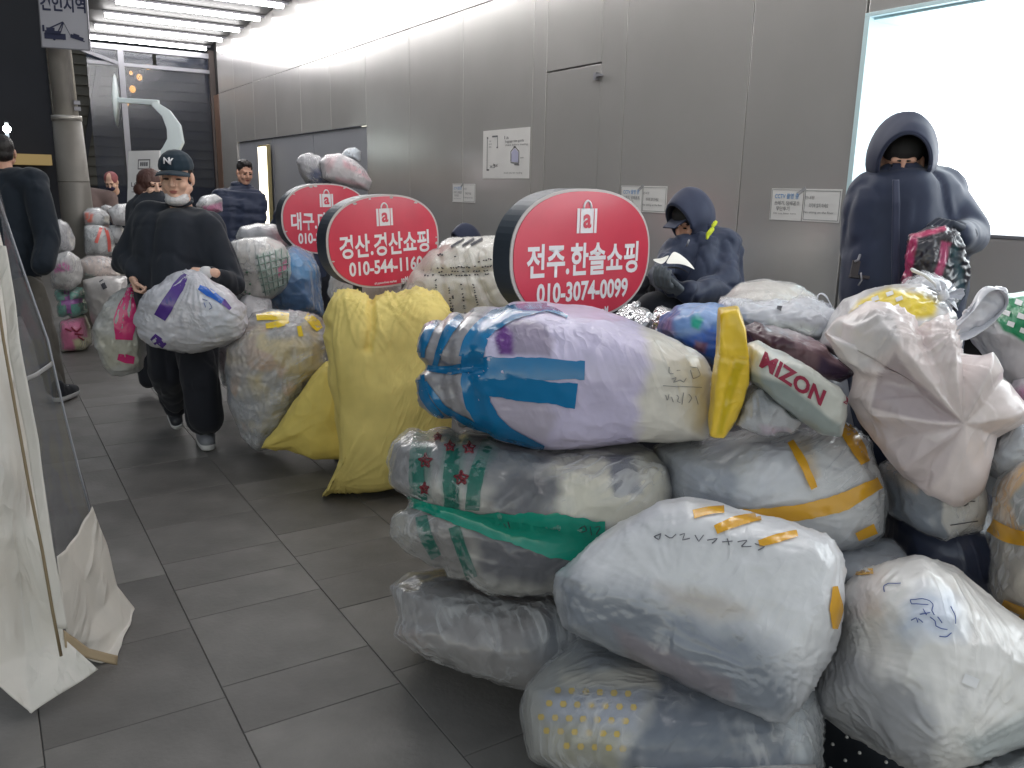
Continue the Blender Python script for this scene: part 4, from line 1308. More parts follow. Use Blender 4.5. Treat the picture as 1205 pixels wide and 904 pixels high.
# right edge
S_ = bag('plastic_bag', 'amber topped bag ringed with orange tape at the right edge', [(1163, 690), (1164, 650), (1168, 600), (1178, 566), (1200, 545), (1240, 532), (1290, 560), (1305, 700), (1260, 750), (1205, 728), (1172, 710)], 2.3, .22, S(190, 182, 168), n=40, group=near,
    paint=(([(1160, 620), (1170, 580), (1205, 540), (1300, 540), (1300, 600), (1200, 630)], S(218, 172, 96), 14), ([(1186, 590), (1210, 560), (1230, 580), (1225, 615), (1200, 620)], S(150, 160, 160), 6)), fold=(.007, 7))
tape(S_, [(1166, 618), (1185, 630), (1215, 636), (1260, 636)], [8, 9, 9, 8], T_orange); tape(S_, [(1180, 710), (1205, 722), (1230, 728)], [5, 7, 7], T_orange)
bag('plastic_bag', 'white film bag between the pinkish bag and the amber one', [(1150, 545), (1165, 510), (1190, 480), (1250, 480), (1260, 545), (1215, 565), (1175, 562)], 2.48, .15, S(186, 194, 204), n=30, group=near, fold=(.012, 10))
bag('plastic_bag', 'thin bag of magenta cloth peeping out at the right edge', [(1184, 470), (1192, 442), (1240, 430), (1270, 470), (1240, 510), (1200, 498)], 2.55, .12, S(206, 196, 204), n=30, group=near, paint=(([(1194, 458), (1240, 440), (1260, 500), (1210, 492)], S(176, 104, 146), 6),), fold=(.01, 10))
Q_ = bag('plastic_bag', 'bag with green and white checked print at the right edge', [(1138, 385), (1155, 360), (1182, 344), (1235, 338), (1290, 370), (1290, 470), (1200, 465), (1165, 430), (1145, 405)], 2.72, .25, S(196, 194, 196), n=40, group=near, film=False,
    paint=(([(1168, 372), (1188, 344), (1240, 338), (1240, 420), (1205, 402), (1180, 388)], S(14, 132, 84), 3),), fold=(.007, 7))
for (x, y) in ((1185, 368), (1202, 372), (1199, 356), (1190, 381), (1205, 389)):
    tape(Q_, [(x - 4, y - 1), (x + 4, y + 2)], [3, 3], M_white, 'check_print', step=3, na=3, off=.003)

# top of the pile
N1 = bag('plastic_bag', 'cream bag lying flat farthest back by the wall', [(846, 352), (870, 336), (900, 330), (935, 334), (962, 350), (960, 380), (880, 385), (850, 372)], 3.25, .25, S(210, 206, 198), n=34, group=near, fold=(.008, 8))
N2 = bag('plastic_bag', 'thin clear bag with loose handles over the maroon one', [(842, 362), (852, 352), (885, 352), (930, 356), (962, 352), (980, 366), (984, 382), (975, 400), (945, 398), (900, 388), (860, 378)], 3.0, .16, S(202, 204, 212), n=40, group=near,
    paint=(([(905, 378), (960, 385), (960, 400), (900, 392)], S(196, 206, 190), 10, .7),), fold=(.014, 12), rad=((962, 356, 20, .015, 30),))
tape(N2, [(914, 362), (920, 364)], [2, 3], M_ink, 'sticker')
def loop(b, name, pts, w, m, th=.004):
    """flat film handle: ribbon following points (x, y, depth)"""
    Pw = [P(*q) for q in pts]
    V = []; F = []
    for i, p in enumerate(Pw):
        t = (Pw[min(i + 1, len(Pw) - 1)] - Pw[max(i - 1, 0)]).normalized()
        a = (Vector(_F) * .75 + Vector(_U) * .3 + Vector(_R) * .55 * math.sin(i * 1.1))
        a = (a - t * a.dot(t)).normalized() * (w[i] if hasattr(w, '__len__') else w)
        V += [p - a, p - a * .3 + Vector(_U) * .006 * math.sin(i * 2), p + a * .4, p + a]
    for i in range(len(Pw) - 1):
        for k in range(3): F.append((i * 4 + k, i * 4 + k + 1, i * 4 + 5 + k, i * 4 + 4 + k))
    me = bpy.data.meshes.new(name); me.from_pydata([tuple(v) for v in V], [], F); me.update()
    o = mesh_obj(name, me, m, b)
    s = o.modifiers.new('t', 'SOLIDIFY'); s.thickness = th
    q = o.modifiers.new('s', 'SUBSURF'); q.levels = 2; q.render_levels = 2
    return o
M_thin = mat('thin_film', S(208, 210, 218), .3, coat=.3, bump=('film', 25, .006, (1, 1, 1)))
loop(N2, 'handle', [(948, 378, 2.95), (940, 362, 2.93), (950, 354, 2.95), (966, 358, 2.95), (972, 372, 2.93), (968, 384, 2.92)], .018, M_thin)
loop(N2, 'handle', [(962, 352, 2.98), (964, 345, 2.97), (972, 347, 2.96), (978, 362, 2.95)], .012, M_thin)
L_ = bag('plastic_bag', 'blue bag with a green spot next to the thin yellow packet', [(775, 388), (779, 372), (796, 361), (830, 357), (852, 359), (872, 372), (870, 425), (845, 432), (812, 412), (785, 398)], 2.95, .16, S(104, 138, 190), n=40, group=near, film=False,
    paint=(([(775, 385), (790, 370), (795, 395), (780, 398)], S(120, 90, 130), 8, .7), ([(812, 372), (820, 368), (828, 376), (822, 388), (814, 384)], S(20, 150, 130), 4), ([(800, 400), (840, 385), (852, 400), (845, 425), (810, 412)], S(46, 92, 178), 8), ([(818, 402), (832, 405), (830, 416), (815, 412)], S(120, 84, 110), 4), ([(800, 362), (845, 358), (850, 372), (800, 372)], S(150, 180, 226), 8, .7)), fold=(.01, 11))
Mb = bag('plastic_bag', 'see-through bag of maroon clothes with a pointed corner', [(868, 385), (890, 380), (905, 382), (940, 392), (968, 405), (985, 424), (1008, 440), (990, 450), (955, 442), (920, 428), (885, 410)], 2.72, .13, S(126, 100, 108), n=40, group=near, film=False,
    paint=(([(868, 385), (895, 378), (932, 390), (935, 412), (905, 420), (875, 400)], S(70, 38, 52), 7), ([(900, 380), (950, 392), (950, 400), (905, 392)], S(190, 184, 188), 6, .7), ([(965, 420), (1010, 440), (990, 452), (960, 438)], S(72, 56, 84), 8)), fold=(.01, 12), rad=((1005, 440, 20, .008, 40),))
Kb = bag('plastic_bag', 'small clear bag of grey cloth tucked under the lettered parcel', [(866, 500), (872, 470), (885, 452), (905, 462), (925, 482), (941, 496), (934, 508), (905, 512), (880, 508)], 2.5, .1, S(176, 178, 184), n=36, group=near, paint=(([(885, 465), (905, 470), (912, 490), (890, 492)], S(130, 134, 140), 8, .7), ([(895, 500), (930, 505), (925, 512), (895, 512)], S(176, 140, 170), 6, .5)), fold=(.008, 14), rad=((890, 455, 20, .012, 40),))
J_ = bag('parcel_bag', 'white mailer bag with maroon capital letters lying on a slant', [(872, 428), (880, 404), (892, 401), (925, 416), (958, 436), (988, 455), (998, 470), (997, 492), (990, 515), (968, 512), (935, 490), (900, 462), (878, 448)], 2.46, .12, S(206, 208, 202), n=50, group=near, p=3.6, rot=(0, 36, 0),
    paint=(([(884, 438), (930, 455), (975, 490), (990, 500), (990, 520), (930, 495), (876, 452)], S(146, 156, 154), 5),), fold=(.004, 9), cat='parcel')
text_bag(J_, 'MIZON', (893, 430), (22.5, 14.5), (9, -23), M_maroon, bold=.035)
text_bag(J_, '2', (991, 473), (10, 7), (6, -12), M_maroon)
I_ = bag('folded_packet', 'thin folded yellow plastic packet standing upright on the pile', [(845, 362), (869, 360), (877, 385), (882, 420), (882, 445), (877, 470), (866, 496), (852, 517), (835, 514), (832, 492), (836, 455), (841, 420), (843, 390)], 2.46, .06, S(236, 200, 62), n=44, group=near, p=7, c=(860, 438), cat='packet',
    paint=(([(842, 368), (855, 370), (858, 385), (846, 390)], S(238, 196, 24), 4), ([(865, 424), (878, 425), (870, 440), (850, 512), (843, 512), (855, 450)], S(206, 178, 24), 4)), fold=(.0022, 14), lump=.003, grooves=(([(862, 424), (856, 460), (846, 510)], .004, 2), ([(846, 420), (880, 424)], .004, 2)))  # narrow darker strip paints the shade of the fold into the yellow
O_ = bag('plastic_bag', 'knotted white bag with yellow checked print in front of the hooded person', [(962, 408), (975, 380), (992, 352), (1015, 341), (1050, 334), (1085, 336), (1105, 348), (1125, 372), (1118, 400), (1080, 420), (1000, 430)], 2.75, .2, S(214, 212, 213), n=46, group=near, film=False,
    paint=(([(1000, 372), (1012, 352), (1045, 338), (1085, 345), (1105, 355), (1098, 372), (1070, 375), (1060, 398), (1000, 385)], S(222, 196, 52), 7),), fold=(.008, 9), rad=((1108, 350, 30, .012, 50),))
for (x, y) in ((1015, 361), (1030, 352), (1047, 346), (1028, 366), (1043, 360), (1008, 373), (1058, 352), (1022, 379)):
    tape(O_, [(x - 4, y + 1.5), (x + 4, y - 1.5)], [2.6, 2.6], M_white, 'check_print', step=3, na=3, off=.003)
mb = MB()
kc = P(1110, 348, 2.6)
for i in range(15):
    a = -1.3 + i * .28 * 1.1
    e = kc + Vector(_R) * .055 * math.cos(a) * rnd.uniform(.7, 1.2) + Vector(_U) * .05 * math.sin(a) * rnd.uniform(.6, 1.1) - Vector(_F) * rnd.uniform(-.03, .03)
    sd = Vector((rnd.uniform(-1, 1), rnd.uniform(-1, 1), rnd.uniform(-1, 1))) * .012
    mb.add([kc, e - sd, e + sd * 1.1], [(0, 1, 2), (2, 1, 0)])
mb.ell(kc, (.018, .018, .02))
o = mb.build('knot', M_thin, O_); o['kind'] = 'stuff'
MB().tube([P(1106, 346, 2.62), P(1100, 334, 2.6), P(1088, 324, 2.6), P(1074, 318, 2.6), P(1072, 316, 2.6)], [.003, .004, .005, .006, .004], 6).build('tie_string', M_white, O_, True)
bag('plastic_bag', 'small white knotted bag top behind the yellow checked bag', [(1060, 345), (1068, 330), (1090, 323), (1112, 330), (1125, 342), (1120, 360), (1080, 360)], 2.85, .1, S(204, 206, 212), n=26, group=near, fold=(.01, 12))

Pb = bag('carrier_bag', 'big crumpled pinkish white carrier bag with its handle standing up', [(966, 392), (985, 372), (1005, 366), (1040, 362), (1062, 372), (1078, 388), (1098, 378), (1118, 384), (1138, 400), (1152, 420), (1178, 436), (1188, 452), (1196, 480), (1201, 490), (1180, 520), (1160, 545), (1146, 575), (1120, 588), (1092, 585), (1062, 562), (1040, 537), (1012, 500), (995, 470), (1003, 440), (985, 425)], 2.42, .2, PINKW, n=80, group=near, p=2.4, c=(1110, 470),
    paint=(([(1053, 415), (1075, 445), (1134, 498), (1090, 495), (1025, 480), (1035, 440)], S(178, 164, 168), 3, .9), ([(1010, 490), (1134, 500), (1110, 560), (1080, 585), (1040, 540)], S(196, 184, 188), 6, .6),  # darker patches paint shade into the facets round the gathered point
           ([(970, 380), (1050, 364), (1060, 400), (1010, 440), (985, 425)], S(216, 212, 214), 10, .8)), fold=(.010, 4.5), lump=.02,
    fan=(1134, 498, [(-179, .03), (-166, -.005), (-150, -.04), (-134, .035), (-118, 0), (-104, .03), (-87, -.03), (-69, .03), (-45, -.015), (-12, .03), (25, -.025), (63, .015), (98, .03), (120, -.015), (140, .02), (160, -.01)], 70), rad=((1060, 385, 22, .02, 50), (1120, 400, 18, .018, 50)), jit=.5)
loop(Pb, 'handle', [(1108, 396, 2.36), (1125, 384, 2.35), (1143, 370, 2.34), (1152, 350, 2.33), (1163, 338, 2.32), (1178, 341, 2.32), (1186, 352, 2.33), (1180, 366, 2.34), (1165, 378, 2.35), (1145, 388, 2.36), (1124, 398, 2.35)], [.03, .028, .024, .02, .016, .016, .018, .02, .024, .028, .03], M_thin)
bag('film_twist', '', [(1098, 410), (1112, 388), (1135, 372), (1148, 352), (1160, 337), (1175, 336), (1186, 346), (1183, 362), (1165, 378), (1140, 394), (1118, 408)], 2.37, .03, S(208, 208, 216), n=30, parent=None, fold=(.008, 20), mat_=M_film)
ft = [o for o in BAGS.values()][-1][0]
for k in ('label', 'category', 'group'):
    if k in ft: del ft[k]
ft.name = 'twisted_neck'; child(ft, Pb)
# black drain mat with pale studs, foot of the pile
mt = thing('rubber_mat', P(1000, 880, 2.45), 'black rubber mat with small pale studs between the two front bags', 'mat')
g0 = P(1000, 880, 2.4)
MB().box((g0.x - .45, g0.y - .3, .014), (g0.x + .5, g0.y + .3, .03)).build('mat_sheet', mat('rubber', S(44, 48, 56), .7), mt)
for i in range(14):
    for j in range(9):
        x, y = g0.x - .42 + i * .065 + (j % 2) * .03, g0.y - .27 + j * .065
        u, v_, _ = project(np.array([[x, y, .03]]))
        if 955 < u[0] < 1060 and 820 < v_[0] < 925:
            MB().cap((x, y, .03), (x, y, .032), .005, .005, 8).build('stud', M_paper, mt, True)
# white sheet corner at the lower edge
fs = thing('paper_sheet', P(850, 905, 2.05), 'edge of a white sheet showing along the bottom of the photo', 'sheet')
sheet('sheet', [[(745, 905, 2.0), (760, 899, 2.02), (860, 899, 2.03), (960, 902, 2.03)], [(735, 925, 1.9), (760, 930, 1.9), (860, 930, 1.9), (965, 930, 1.9)]], M_paper, fs, 20, 8, (.004, 6, 2))
# silver wrapped goods near the seated person
for k, (o_, d, lb) in enumerate((([(722, 372), (740, 362), (760, 362), (772, 375), (780, 395), (750, 400), (725, 395)], 3.7, 'crinkled silver wrapped bundle left of the blue bag'), ([(762, 372), (775, 362), (790, 365), (788, 392), (770, 400)], 3.6, 'silver foil bundle touching the blue bag'), ([(728, 366), (740, 358), (752, 356), (752, 372), (735, 378)], 3.95, 'small silver bundle just under the nearest red sign'))):
    bag('foil_bundle', lb, o_, d, .12, S(180, 180, 184), n=24, mat_=M_silver, fold=(.014, 16), group='silver bundles by the seated person', cat='bundle')
bag('cloth_bag', 'dark grey sack under the silver bundles', [(690, 385), (860, 385), (880, 560), (690, 560)], 4.1, .35, S(70, 72, 80), n=20, group=near)

# ============================================================ MIDDLE ROW
mid = 'sacks standing in the middle row'
YL = S(232, 212, 128)
Y1 = bag('woven_sack', 'tall full yellow woven sack with pleated top below the worn red sign', [(372, 588), (384, 574), (390, 555), (387, 520), (384, 470), (376, 430), (371, 395), (377, 368), (390, 350), (403, 343), (416, 345), (440, 352), (470, 350), (490, 343), (515, 346), (530, 360), (527, 382), (533, 420), (536, 480), (527, 540), (520, 572), (480, 577), (430, 580), (392, 584)], 4.38, .3, YL, n=76, group=mid, p=3.2, mat_=M_woven, cat='sack', c=(452, 465),
    fold=(.006, 3), lump=.03, rad=((403, 338, 26, .02, 60), (440, 326, 30, .022, 60), (500, 333, 30, .02, 60), (395, 575, 24, .012, 60)),
    grooves=(([(437, 350), (437, 380), (433, 410)], .035, 5), ([(378, 385), (385, 440), (389, 540)], .02, 7)), mott=((S(224, 204, 120), 2.5, .15, .5, (1, 1, .6)),))
Y2 = bag('woven_sack', 'smaller yellow sack lying with its corner pointing left, behind the tall one', [(306, 528), (325, 505), (350, 470), (370, 440), (384, 424), (410, 430), (420, 500), (415, 540), (370, 542), (340, 528)], 4.78, .22, S(226, 204, 112), n=46, group=mid, mat_=M_woven, cat='sack', c=(375, 490), fold=(.012, 4), rad=((312, 526, 26, .015, 70),))
Z_ = bag('plastic_bag', 'clear plastic sack of mixed clothes with yellow tape on top', [(263, 430), (267, 410), (282, 388), (298, 369), (320, 366), (345, 368), (370, 370), (392, 390), (392, 430), (368, 452), (345, 480), (322, 518), (302, 530), (284, 505), (268, 470)], 5.0, .28, S(164, 162, 162), n=60, group=mid, c=(322, 445),
    mott=((S(196, 180, 140), 5, .12, .25, (1, 1, 1)), (S(128, 134, 146), 4, .18, .3, (1, 1, 1)), (S(186, 160, 140), 7, .3, .2, (1, 1, 1))),
    paint=(([(263, 420), (285, 385), (300, 380), (295, 430), (275, 460)], S(150, 140, 136), 14, .7), ([(270, 470), (330, 450), (325, 515), (290, 520)], S(146, 150, 160), 14, .6)), fold=(.011, 9), rad=((345, 385, 36, .014, 70), (303, 528, 20, .012, 50)))
tape(Z_, [(302, 374), (320, 371), (340, 373)], [4, 5, 4], T_yellow); tape(Z_, [(313, 384), (330, 382), (340, 378)], [3, 4, 2], T_yellow); tape(Z_, [(360, 372), (372, 378), (376, 388)], [4, 6, 4], T_yellow); tape(Z_, [(352, 384), (354, 396)], [2.5, 3], T_yellow)
bag('plastic_bag', 'pale bag low behind the clear sack', [(250, 400), (262, 375), (290, 345), (320, 352), (330, 400), (300, 450), (262, 455), (255, 425)], 5.5, .25, S(198, 198, 202), n=34, group=mid, paint=(([(258, 415), (275, 405), (275, 440), (258, 440)], S(206, 176, 188), 8, .6),))
AA = bag('plastic_bag', 'white bag with grey green gingham cloth and a pink patch', [(266, 300), (272, 286), (290, 279), (315, 279), (333, 288), (341, 303), (343, 322), (336, 340), (320, 352), (300, 357), (280, 352), (268, 335)], 5.6, .25, S(212, 210, 206), n=56, group=mid,
    paint=(([(300, 300), (336, 290), (346, 325), (325, 352), (310, 345), (303, 325)], S(168, 184, 176), 3), ([(325, 318), (333, 308), (338, 305), (340, 314), (328, 326)], S(206, 84, 140), 2)), fold=(.008, 7))
gl = []
for k in range(6): gl.append([(303 + k * 7, 300 - k * 1.6), (308 + k * 6, 322), (313 + k * 5, 348 - k * 3)])
for k in range(6): gl.append([(301 + k * 1.6, 304 + k * 8), (322, 299 + k * 8), (341 - k, 294 + k * 8)])
gl = [[(x, y) for x, y in l if in_poly(np.array([x]), np.array([y]), [(300, 298), (338, 288), (347, 325), (325, 354), (308, 347)])[0] > -1] for l in gl]
stroke(AA, [l for l in gl if len(l) > 1], .0045, mat('gingham_print', S(128, 150, 142), .6), 'gingham_print')
stroke(AA, [[(x, y), (x + 1.6, y + 1)] for x, y in ((274, 310), (280, 318), (276, 328), (285, 330), (290, 320), (282, 338), (294, 334), (272, 320), (288, 343), (279, 305), (293, 345))], .008, mat('leaf_print', S(96, 130, 108), .6), 'leaf_print')
bag('plastic_bag', 'deep blue bag leaning behind the gingham one', [(305, 352), (316, 330), (326, 302), (345, 290), (366, 300), (376, 315), (378, 345), (380, 372), (330, 372)], 5.95, .28, S(30, 96, 150), n=44, group=mid, paint=(([(330, 300), (350, 292), (372, 305), (372, 330), (345, 325)], S(36, 128, 184), 8),), fold=(.012, 8))
bag('plastic_bag', 'soft grey bag on top of the gingham and blue bags', [(277, 279), (283, 268), (302, 263), (325, 265), (338, 275), (338, 290), (310, 290), (285, 286)], 6.3, .22, S(184, 184, 188), n=30, group=mid)
bag('plastic_bag', 'pale bag seen under the worn sign between its posts', [(385, 345), (392, 318), (415, 308), (450, 312), (485, 325), (485, 370), (400, 372)], 5.3, .25, S(190, 188, 184), n=34, group=mid)
Wb = bag('plastic_bag', 'large white bundle bound with black printed tape left of the nearest sign', [(470, 345), (482, 325), (498, 303), (512, 292), (530, 281), (560, 278), (600, 278), (660, 300), (660, 390), (560, 392), (490, 380)], 4.95, .3, S(214, 210, 200), n=60, group=mid, grooves=(([(496, 320), (540, 324), (600, 316)], .025, 6), ([(515, 290), (520, 330), (524, 380)], .012, 4), ([(545, 285), (548, 330), (548, 380)], .012, 4), ([(560, 290), (562, 330), (585, 370)], .012, 4)), fold=(.010, 8))
for l in (((531, 291), (546, 281)), ((544, 290), (558, 281)), ((554, 289), (568, 281))):
    tape(Wb, [l[0], l[1]], [1.4, 1.4], M_ink, 'black_stripe', step=3, na=3)
tl_ = []
r = random.Random(5)
for (x0, y0, x1, y1) in ((515, 300, 522, 300), (535, 302, 545, 301), (514, 316, 580, 313), (516, 320, 582, 318), (518, 324, 583, 323), (500, 325, 512, 324), (563, 308, 580, 304), (512, 330, 514, 372), (527, 336, 531, 372), (542, 334, 547, 372), (555, 330, 562, 362), (532, 345, 532, 370)):
    n = int(max(abs(x1 - x0), abs(y1 - y0)) / 3.2) + 1
    for i in range(n):
        t = i / n
        if r.random() < .3: continue
        x, y = x0 + (x1 - x0) * t, y0 + (y1 - y0) * t
        tl_.append([(x, y), (x + r.uniform(-1.4, 1.8), y + r.uniform(-1.6, 1.6)), (x + 1.6, y + r.uniform(-1, 1))])
stroke(Wb, tl_, .0035, M_ink, 'tape_lettering')

# ============================================================ FAR LEFT PILE
lp = 'bags heaped by the street pole'
bag('plastic_bag', 'grey white bag bulging beside the left man sleeve', [(60, 262), (70, 258), (80, 264), (88, 280), (87, 295), (72, 298), (58, 292)], 7.9, .2, S(178, 178, 182), n=24, group=lp)
b_ = bag('plastic_bag', 'white bag with a pink band above the teal one', [(58, 315), (64, 300), (80, 295), (94, 304), (98, 320), (96, 334), (82, 342), (62, 340)], 7.8, .22, S(196, 194, 192), n=28, group=lp, paint=(([(62, 312), (80, 308), (84, 318), (64, 322)], S(206, 110, 172), 3),))
b_ = bag('plastic_bag', 'teal bundle crossed with purple tape', [(64, 342), (82, 338), (98, 338), (103, 352), (103, 368), (90, 374), (68, 373)], 8.0, .22, S(90, 178, 160), n=28, group=lp, grooves=(([(66, 356), (102, 352)], .02, 3), ([(78, 340), (80, 373)], .02, 3)))
tape(b_, [(67, 357), (84, 356), (102, 352)], [3, 3, 3], mat('lilac_tape', S(166, 112, 176), .4), step=4); tape(b_, [(78, 341), (80, 356), (82, 373)], [3, 3, 3], bpy.data.materials['lilac_tape'], step=4)
b_ = bag('plastic_bag', 'pink and cream bundle at the bottom of the heap on the pavement', [(70, 378), (84, 374), (100, 371), (107, 384), (108, 404), (100, 412), (72, 415)], 8.0, .22, S(206, 200, 160), n=30, group=lp, paint=(([(70, 376), (100, 373), (104, 396), (85, 400), (90, 414), (72, 412)], S(222, 110, 158), 3),))
stroke(b_, [[(77, 387), (84, 390)], [(84, 385), (90, 391), (95, 386)], [(88, 393), (97, 394)], [(92, 396), (98, 400)]], .01, M_maroon)
bag('plastic_bag', 'cream pink bag lying flat beside the pole', [(92, 306), (105, 302), (125, 302), (140, 308), (142, 326), (120, 330), (98, 328)], 8.3, .25, S(204, 188, 180), n=30, group=lp)
b_ = bag('parcel_bag', 'grey paper sack with a black mark behind the pink carried bag', [(97, 330), (112, 325), (150, 325), (160, 345), (158, 385), (135, 392), (110, 385), (101, 355)], 8.0, .22, S(186, 182, 180), n=30, group=lp, cat='sack')
tape(b_, [(119, 330), (124, 340)], [2.5, 2.5], M_ink, 'black_mark', step=3, na=3)
bag('plastic_bag', 'white bag with an orange red patch right of the pole', [(98, 250), (104, 245), (118, 245), (129, 254), (128, 264), (114, 267), (100, 265)], 8.9, .2, S(202, 202, 204), n=24, group=lp, paint=(([(100, 250), (110, 252), (108, 262), (100, 262)], S(226, 110, 80), 3),))
b_ = bag('plastic_bag', 'white bag tied with coral red tape right of the pole', [(99, 266), (112, 264), (130, 268), (137, 280), (134, 300), (118, 304), (100, 300)], 8.8, .22, S(200, 202, 202), n=28, group=lp)
tape(b_, [(119, 268), (116, 278), (113, 286)], [2, 2, 2], T_red, step=3, na=3); tape(b_, [(124, 268), (128, 280), (129, 296)], [2, 2, 2], T_red, step=3, na=3)
bag('plastic_bag', 'white bag with grey print behind the walking man elbow', [(127, 248), (138, 241), (150, 240), (158, 255), (152, 266), (134, 264)], 8.9, .2, S(196, 196, 198), n=24, group=lp)
bag('plastic_bag', 'small white bag under the grey printed one', [(128, 266), (142, 264), (150, 275), (145, 290), (132, 284)], 9.0, .18, S(190, 190, 192), n=20, group=lp)
bag('plastic_bag', 'tiny white bag end above the orange patched bag', [(118, 243), (124, 240), (132, 244), (128, 250), (120, 250)], 9.3, .1, S(176, 176, 178), n=14, group=lp)
# between walking man and puffer man
bag('plastic_bag', 'white bag with a pink stripe right of the walking man shoulder', [(230, 242), (238, 231), (252, 228), (262, 234), (262, 250), (240, 252)], 9.2, .25, S(206, 206, 208), n=24, group='bags beyond the walking man', paint=(([(238, 243), (262, 238), (262, 248), (244, 252)], S(224, 130, 176), 3),))
bag('plastic_bag', 'small bright yellow bag just behind the walking man shoulder', [(246, 262), (254, 256), (263, 262), (264, 278), (250, 280)], 8.5, .15, S(222, 206, 60), n=20, group='bags beyond the walking man')
# heap filling behind the gingham bag
bag('plastic_bag', 'dull grey sack behind the walking man and the gingham bag', [(228, 300), (250, 285), (275, 290), (290, 340), (270, 400), (235, 400)], 6.6, .25, S(160, 160, 164), n=24, group=mid)
# ============================================================ PEOPLE
def fabric(n, c, rough=.8, sc_=7, d=.016): return mat(n, c, rough, bump=('film', sc_, d, (1, 1, .7)), var=.08, sheen=.15, spec=.25)
M_skin = mat('skin', S(224, 182, 160), .5, var=.04, vscale=20)
M_skin2 = mat('skin_tan', S(208, 160, 138), .5, var=.04, vscale=20)
M_hair = mat('black_hair', S(34, 30, 30), .5, bump=('film', 60, .004, (1, 1, .3)))
M_hairb = mat('brown_hair', S(84, 56, 50), .5, bump=('film', 40, .004, (1, 1, .3)))
M_blackcl = fabric('black_knit', S(38, 43, 52))
M_navycl = fabric('navy_padding', S(42, 50, 72), .55)
M_navy2 = fabric('navy_shell', S(48, 54, 76), .6)
M_trous = fabric('black_trousers', S(32, 34, 42))
M_trousg = fabric('grey_trousers', S(88, 84, 78))
M_glove = fabric('grey_glove', S(92, 98, 104))
M_gloved = fabric('dark_glove', S(44, 50, 64))
M_mask = mat('white_mask', S(214, 214, 216), .7)
M_eye = mat('eye', S(24, 20, 20), .2)
M_lip = mat('lips', S(160, 98, 90), .5)
M_shoe = mat('grey_shoe', S(120, 122, 128), .5)
M_sole = mat('white_sole', S(200, 200, 200), .5)

def basis(face, up):
    """columns: x = the person's left, y = back, z = up ; face = direction the face looks"""
    y = -Vector(face).normalized()
    z = Vector(up); z = (z - y * z.dot(y)).normalized()
    x = y.cross(z)
    return Matrix((x, y, z)).transposed()
def head(parent, c, face, up=(0, 0, 1), s=1.0, skin=M_skin, eyes=True, neck=True, voxel=.0042):
    B = basis(face, up)
    c = Vector(c)
    def q(x, y, z): return c + B @ (Vector((x, y, z)) * s)
    mb = MB()
    mb.ell(q(0, .012, .035), [r * s for r in (.074, .092, .092)], B)
    mb.ell(q(0, -.022, -.03), [r * s for r in (.060, .066, .082)], B)
    mb.ell(q(0, -.055, -.09), [r * s for r in (.032, .032, .026)], B)
    for k in (-1, 1):
        mb.ell(q(k * .036, -.058, -.028), [r * s for r in (.026, .026, .03)], B)
        mb.cap(q(k * .055, -.01, -.05), q(k * .02, -.05, -.098), .024 * s, .018 * s)
        mb.ell(q(k * .077, .008, -.004), [r * s for r in (.010, .022, .033)], B)
    mb.cap(q(-.036, -.076, .028), q(.036, -.076, .028), .013 * s, .013 * s)
    mb.cap(q(0, -.084, .02), q(0, -.104, -.022), .008 * s, .013 * s)
    for k in (-1, 1): mb.ell(q(k * .013, -.094, -.028), [r * s for r in (.009, .009, .007)], B)
    if neck: mb.cap(q(0, .012, -.05), q(0, .03, -.16), .05 * s, .058 * s)
    o = mesh_obj('head', mb.skin('head', voxel * s, 3), skin, parent)
    for k in (-1, 1):
        MB().ell(q(k * .031, -.0795, .004), [r * s for r in (.015, .006, .0048)], B).build('eye', M_eye, o, True)
        MB().cap(q(k * .014, -.088, .027), q(k * .048, -.078, .027), .0045 * s, .003 * s, 6).build('eyebrow', M_hair, o, True)
    mb = MB(); mb.ell(q(0, -.0845, -.056), [r * s for r in (.022, .006, .0045)], B); mb.ell(q(0, -.083, -.064), [r * s for r in (.018, .007, .005)], B)
    mesh_obj('mouth', mb.skin('mouth', .002 * s, 1), M_lip, o)
    return o, q, B
def hand(parent, wrist, fdir, palm, m=M_skin, curl=1.0, s=1.0, right=True, name='hand', vox=.0034):
    """palm with five fingers; fdir = along the hand, palm = the way the palm looks"""
    f = Vector(fdir).normalized(); n = Vector(palm); n = (n - f * n.dot(f)).normalized(); a = f.cross(n) * (1 if right else -1)   # a -> little finger side
    w = Vector(wrist)
    def q(x, y, z): return w + (a * x + f * y + n * z) * s
    mb = MB()
    mb.cap(q(0, -.03, 0), q(0, .02, 0), .026 * s, .027 * s)
    for x in (-.028, -.009, .010, .028):
        mb.cap(q(x * .6, .02, 0), q(x, .08, 0), .016 * s, .0125 * s)
    L = [.074, .084, .078, .062]
    for i, x in enumerate((-.03, -.010, .011, .030)):
        p = q(x, .084, 0); ang = .15
        r = .0098
        seg = [.45, .32, .23]
        for j in range(3):
            ang += curl * (.95, 1.1, .8)[j] * (.92 + .05 * i)
            d_ = f * math.cos(ang) + n * math.sin(ang)
            p2 = p + d_ * L[i] * seg[j] * s
            mb.cap(p, p2, r * s, (r - .001) * s, 8)
            p = p2; r -= .0008
    p0 = q(-.026, .02, .008); p1 = q(-.05, .052, .022); p2 = q(-.042 + .012 * curl, .08, .034 + .012 * curl); p3 = q(-.02 + .012 * curl, .095, .042 + .01 * curl)
    mb.cap(p0, p1, .015 * s, .012 * s, 8); mb.cap(p1, p2, .012 * s, .0105 * s, 8); mb.cap(p2, p3, .0105 * s, .009 * s, 8)
    return mesh_obj(name, mb.skin(name, vox * s, 1), m, parent)
def caps(mb, *cs):
    for a, b, r0, r1 in cs: mb.cap(a, b, r0, r1, 14)
    return mb
def px(x, y, d): return P(x, y, d)
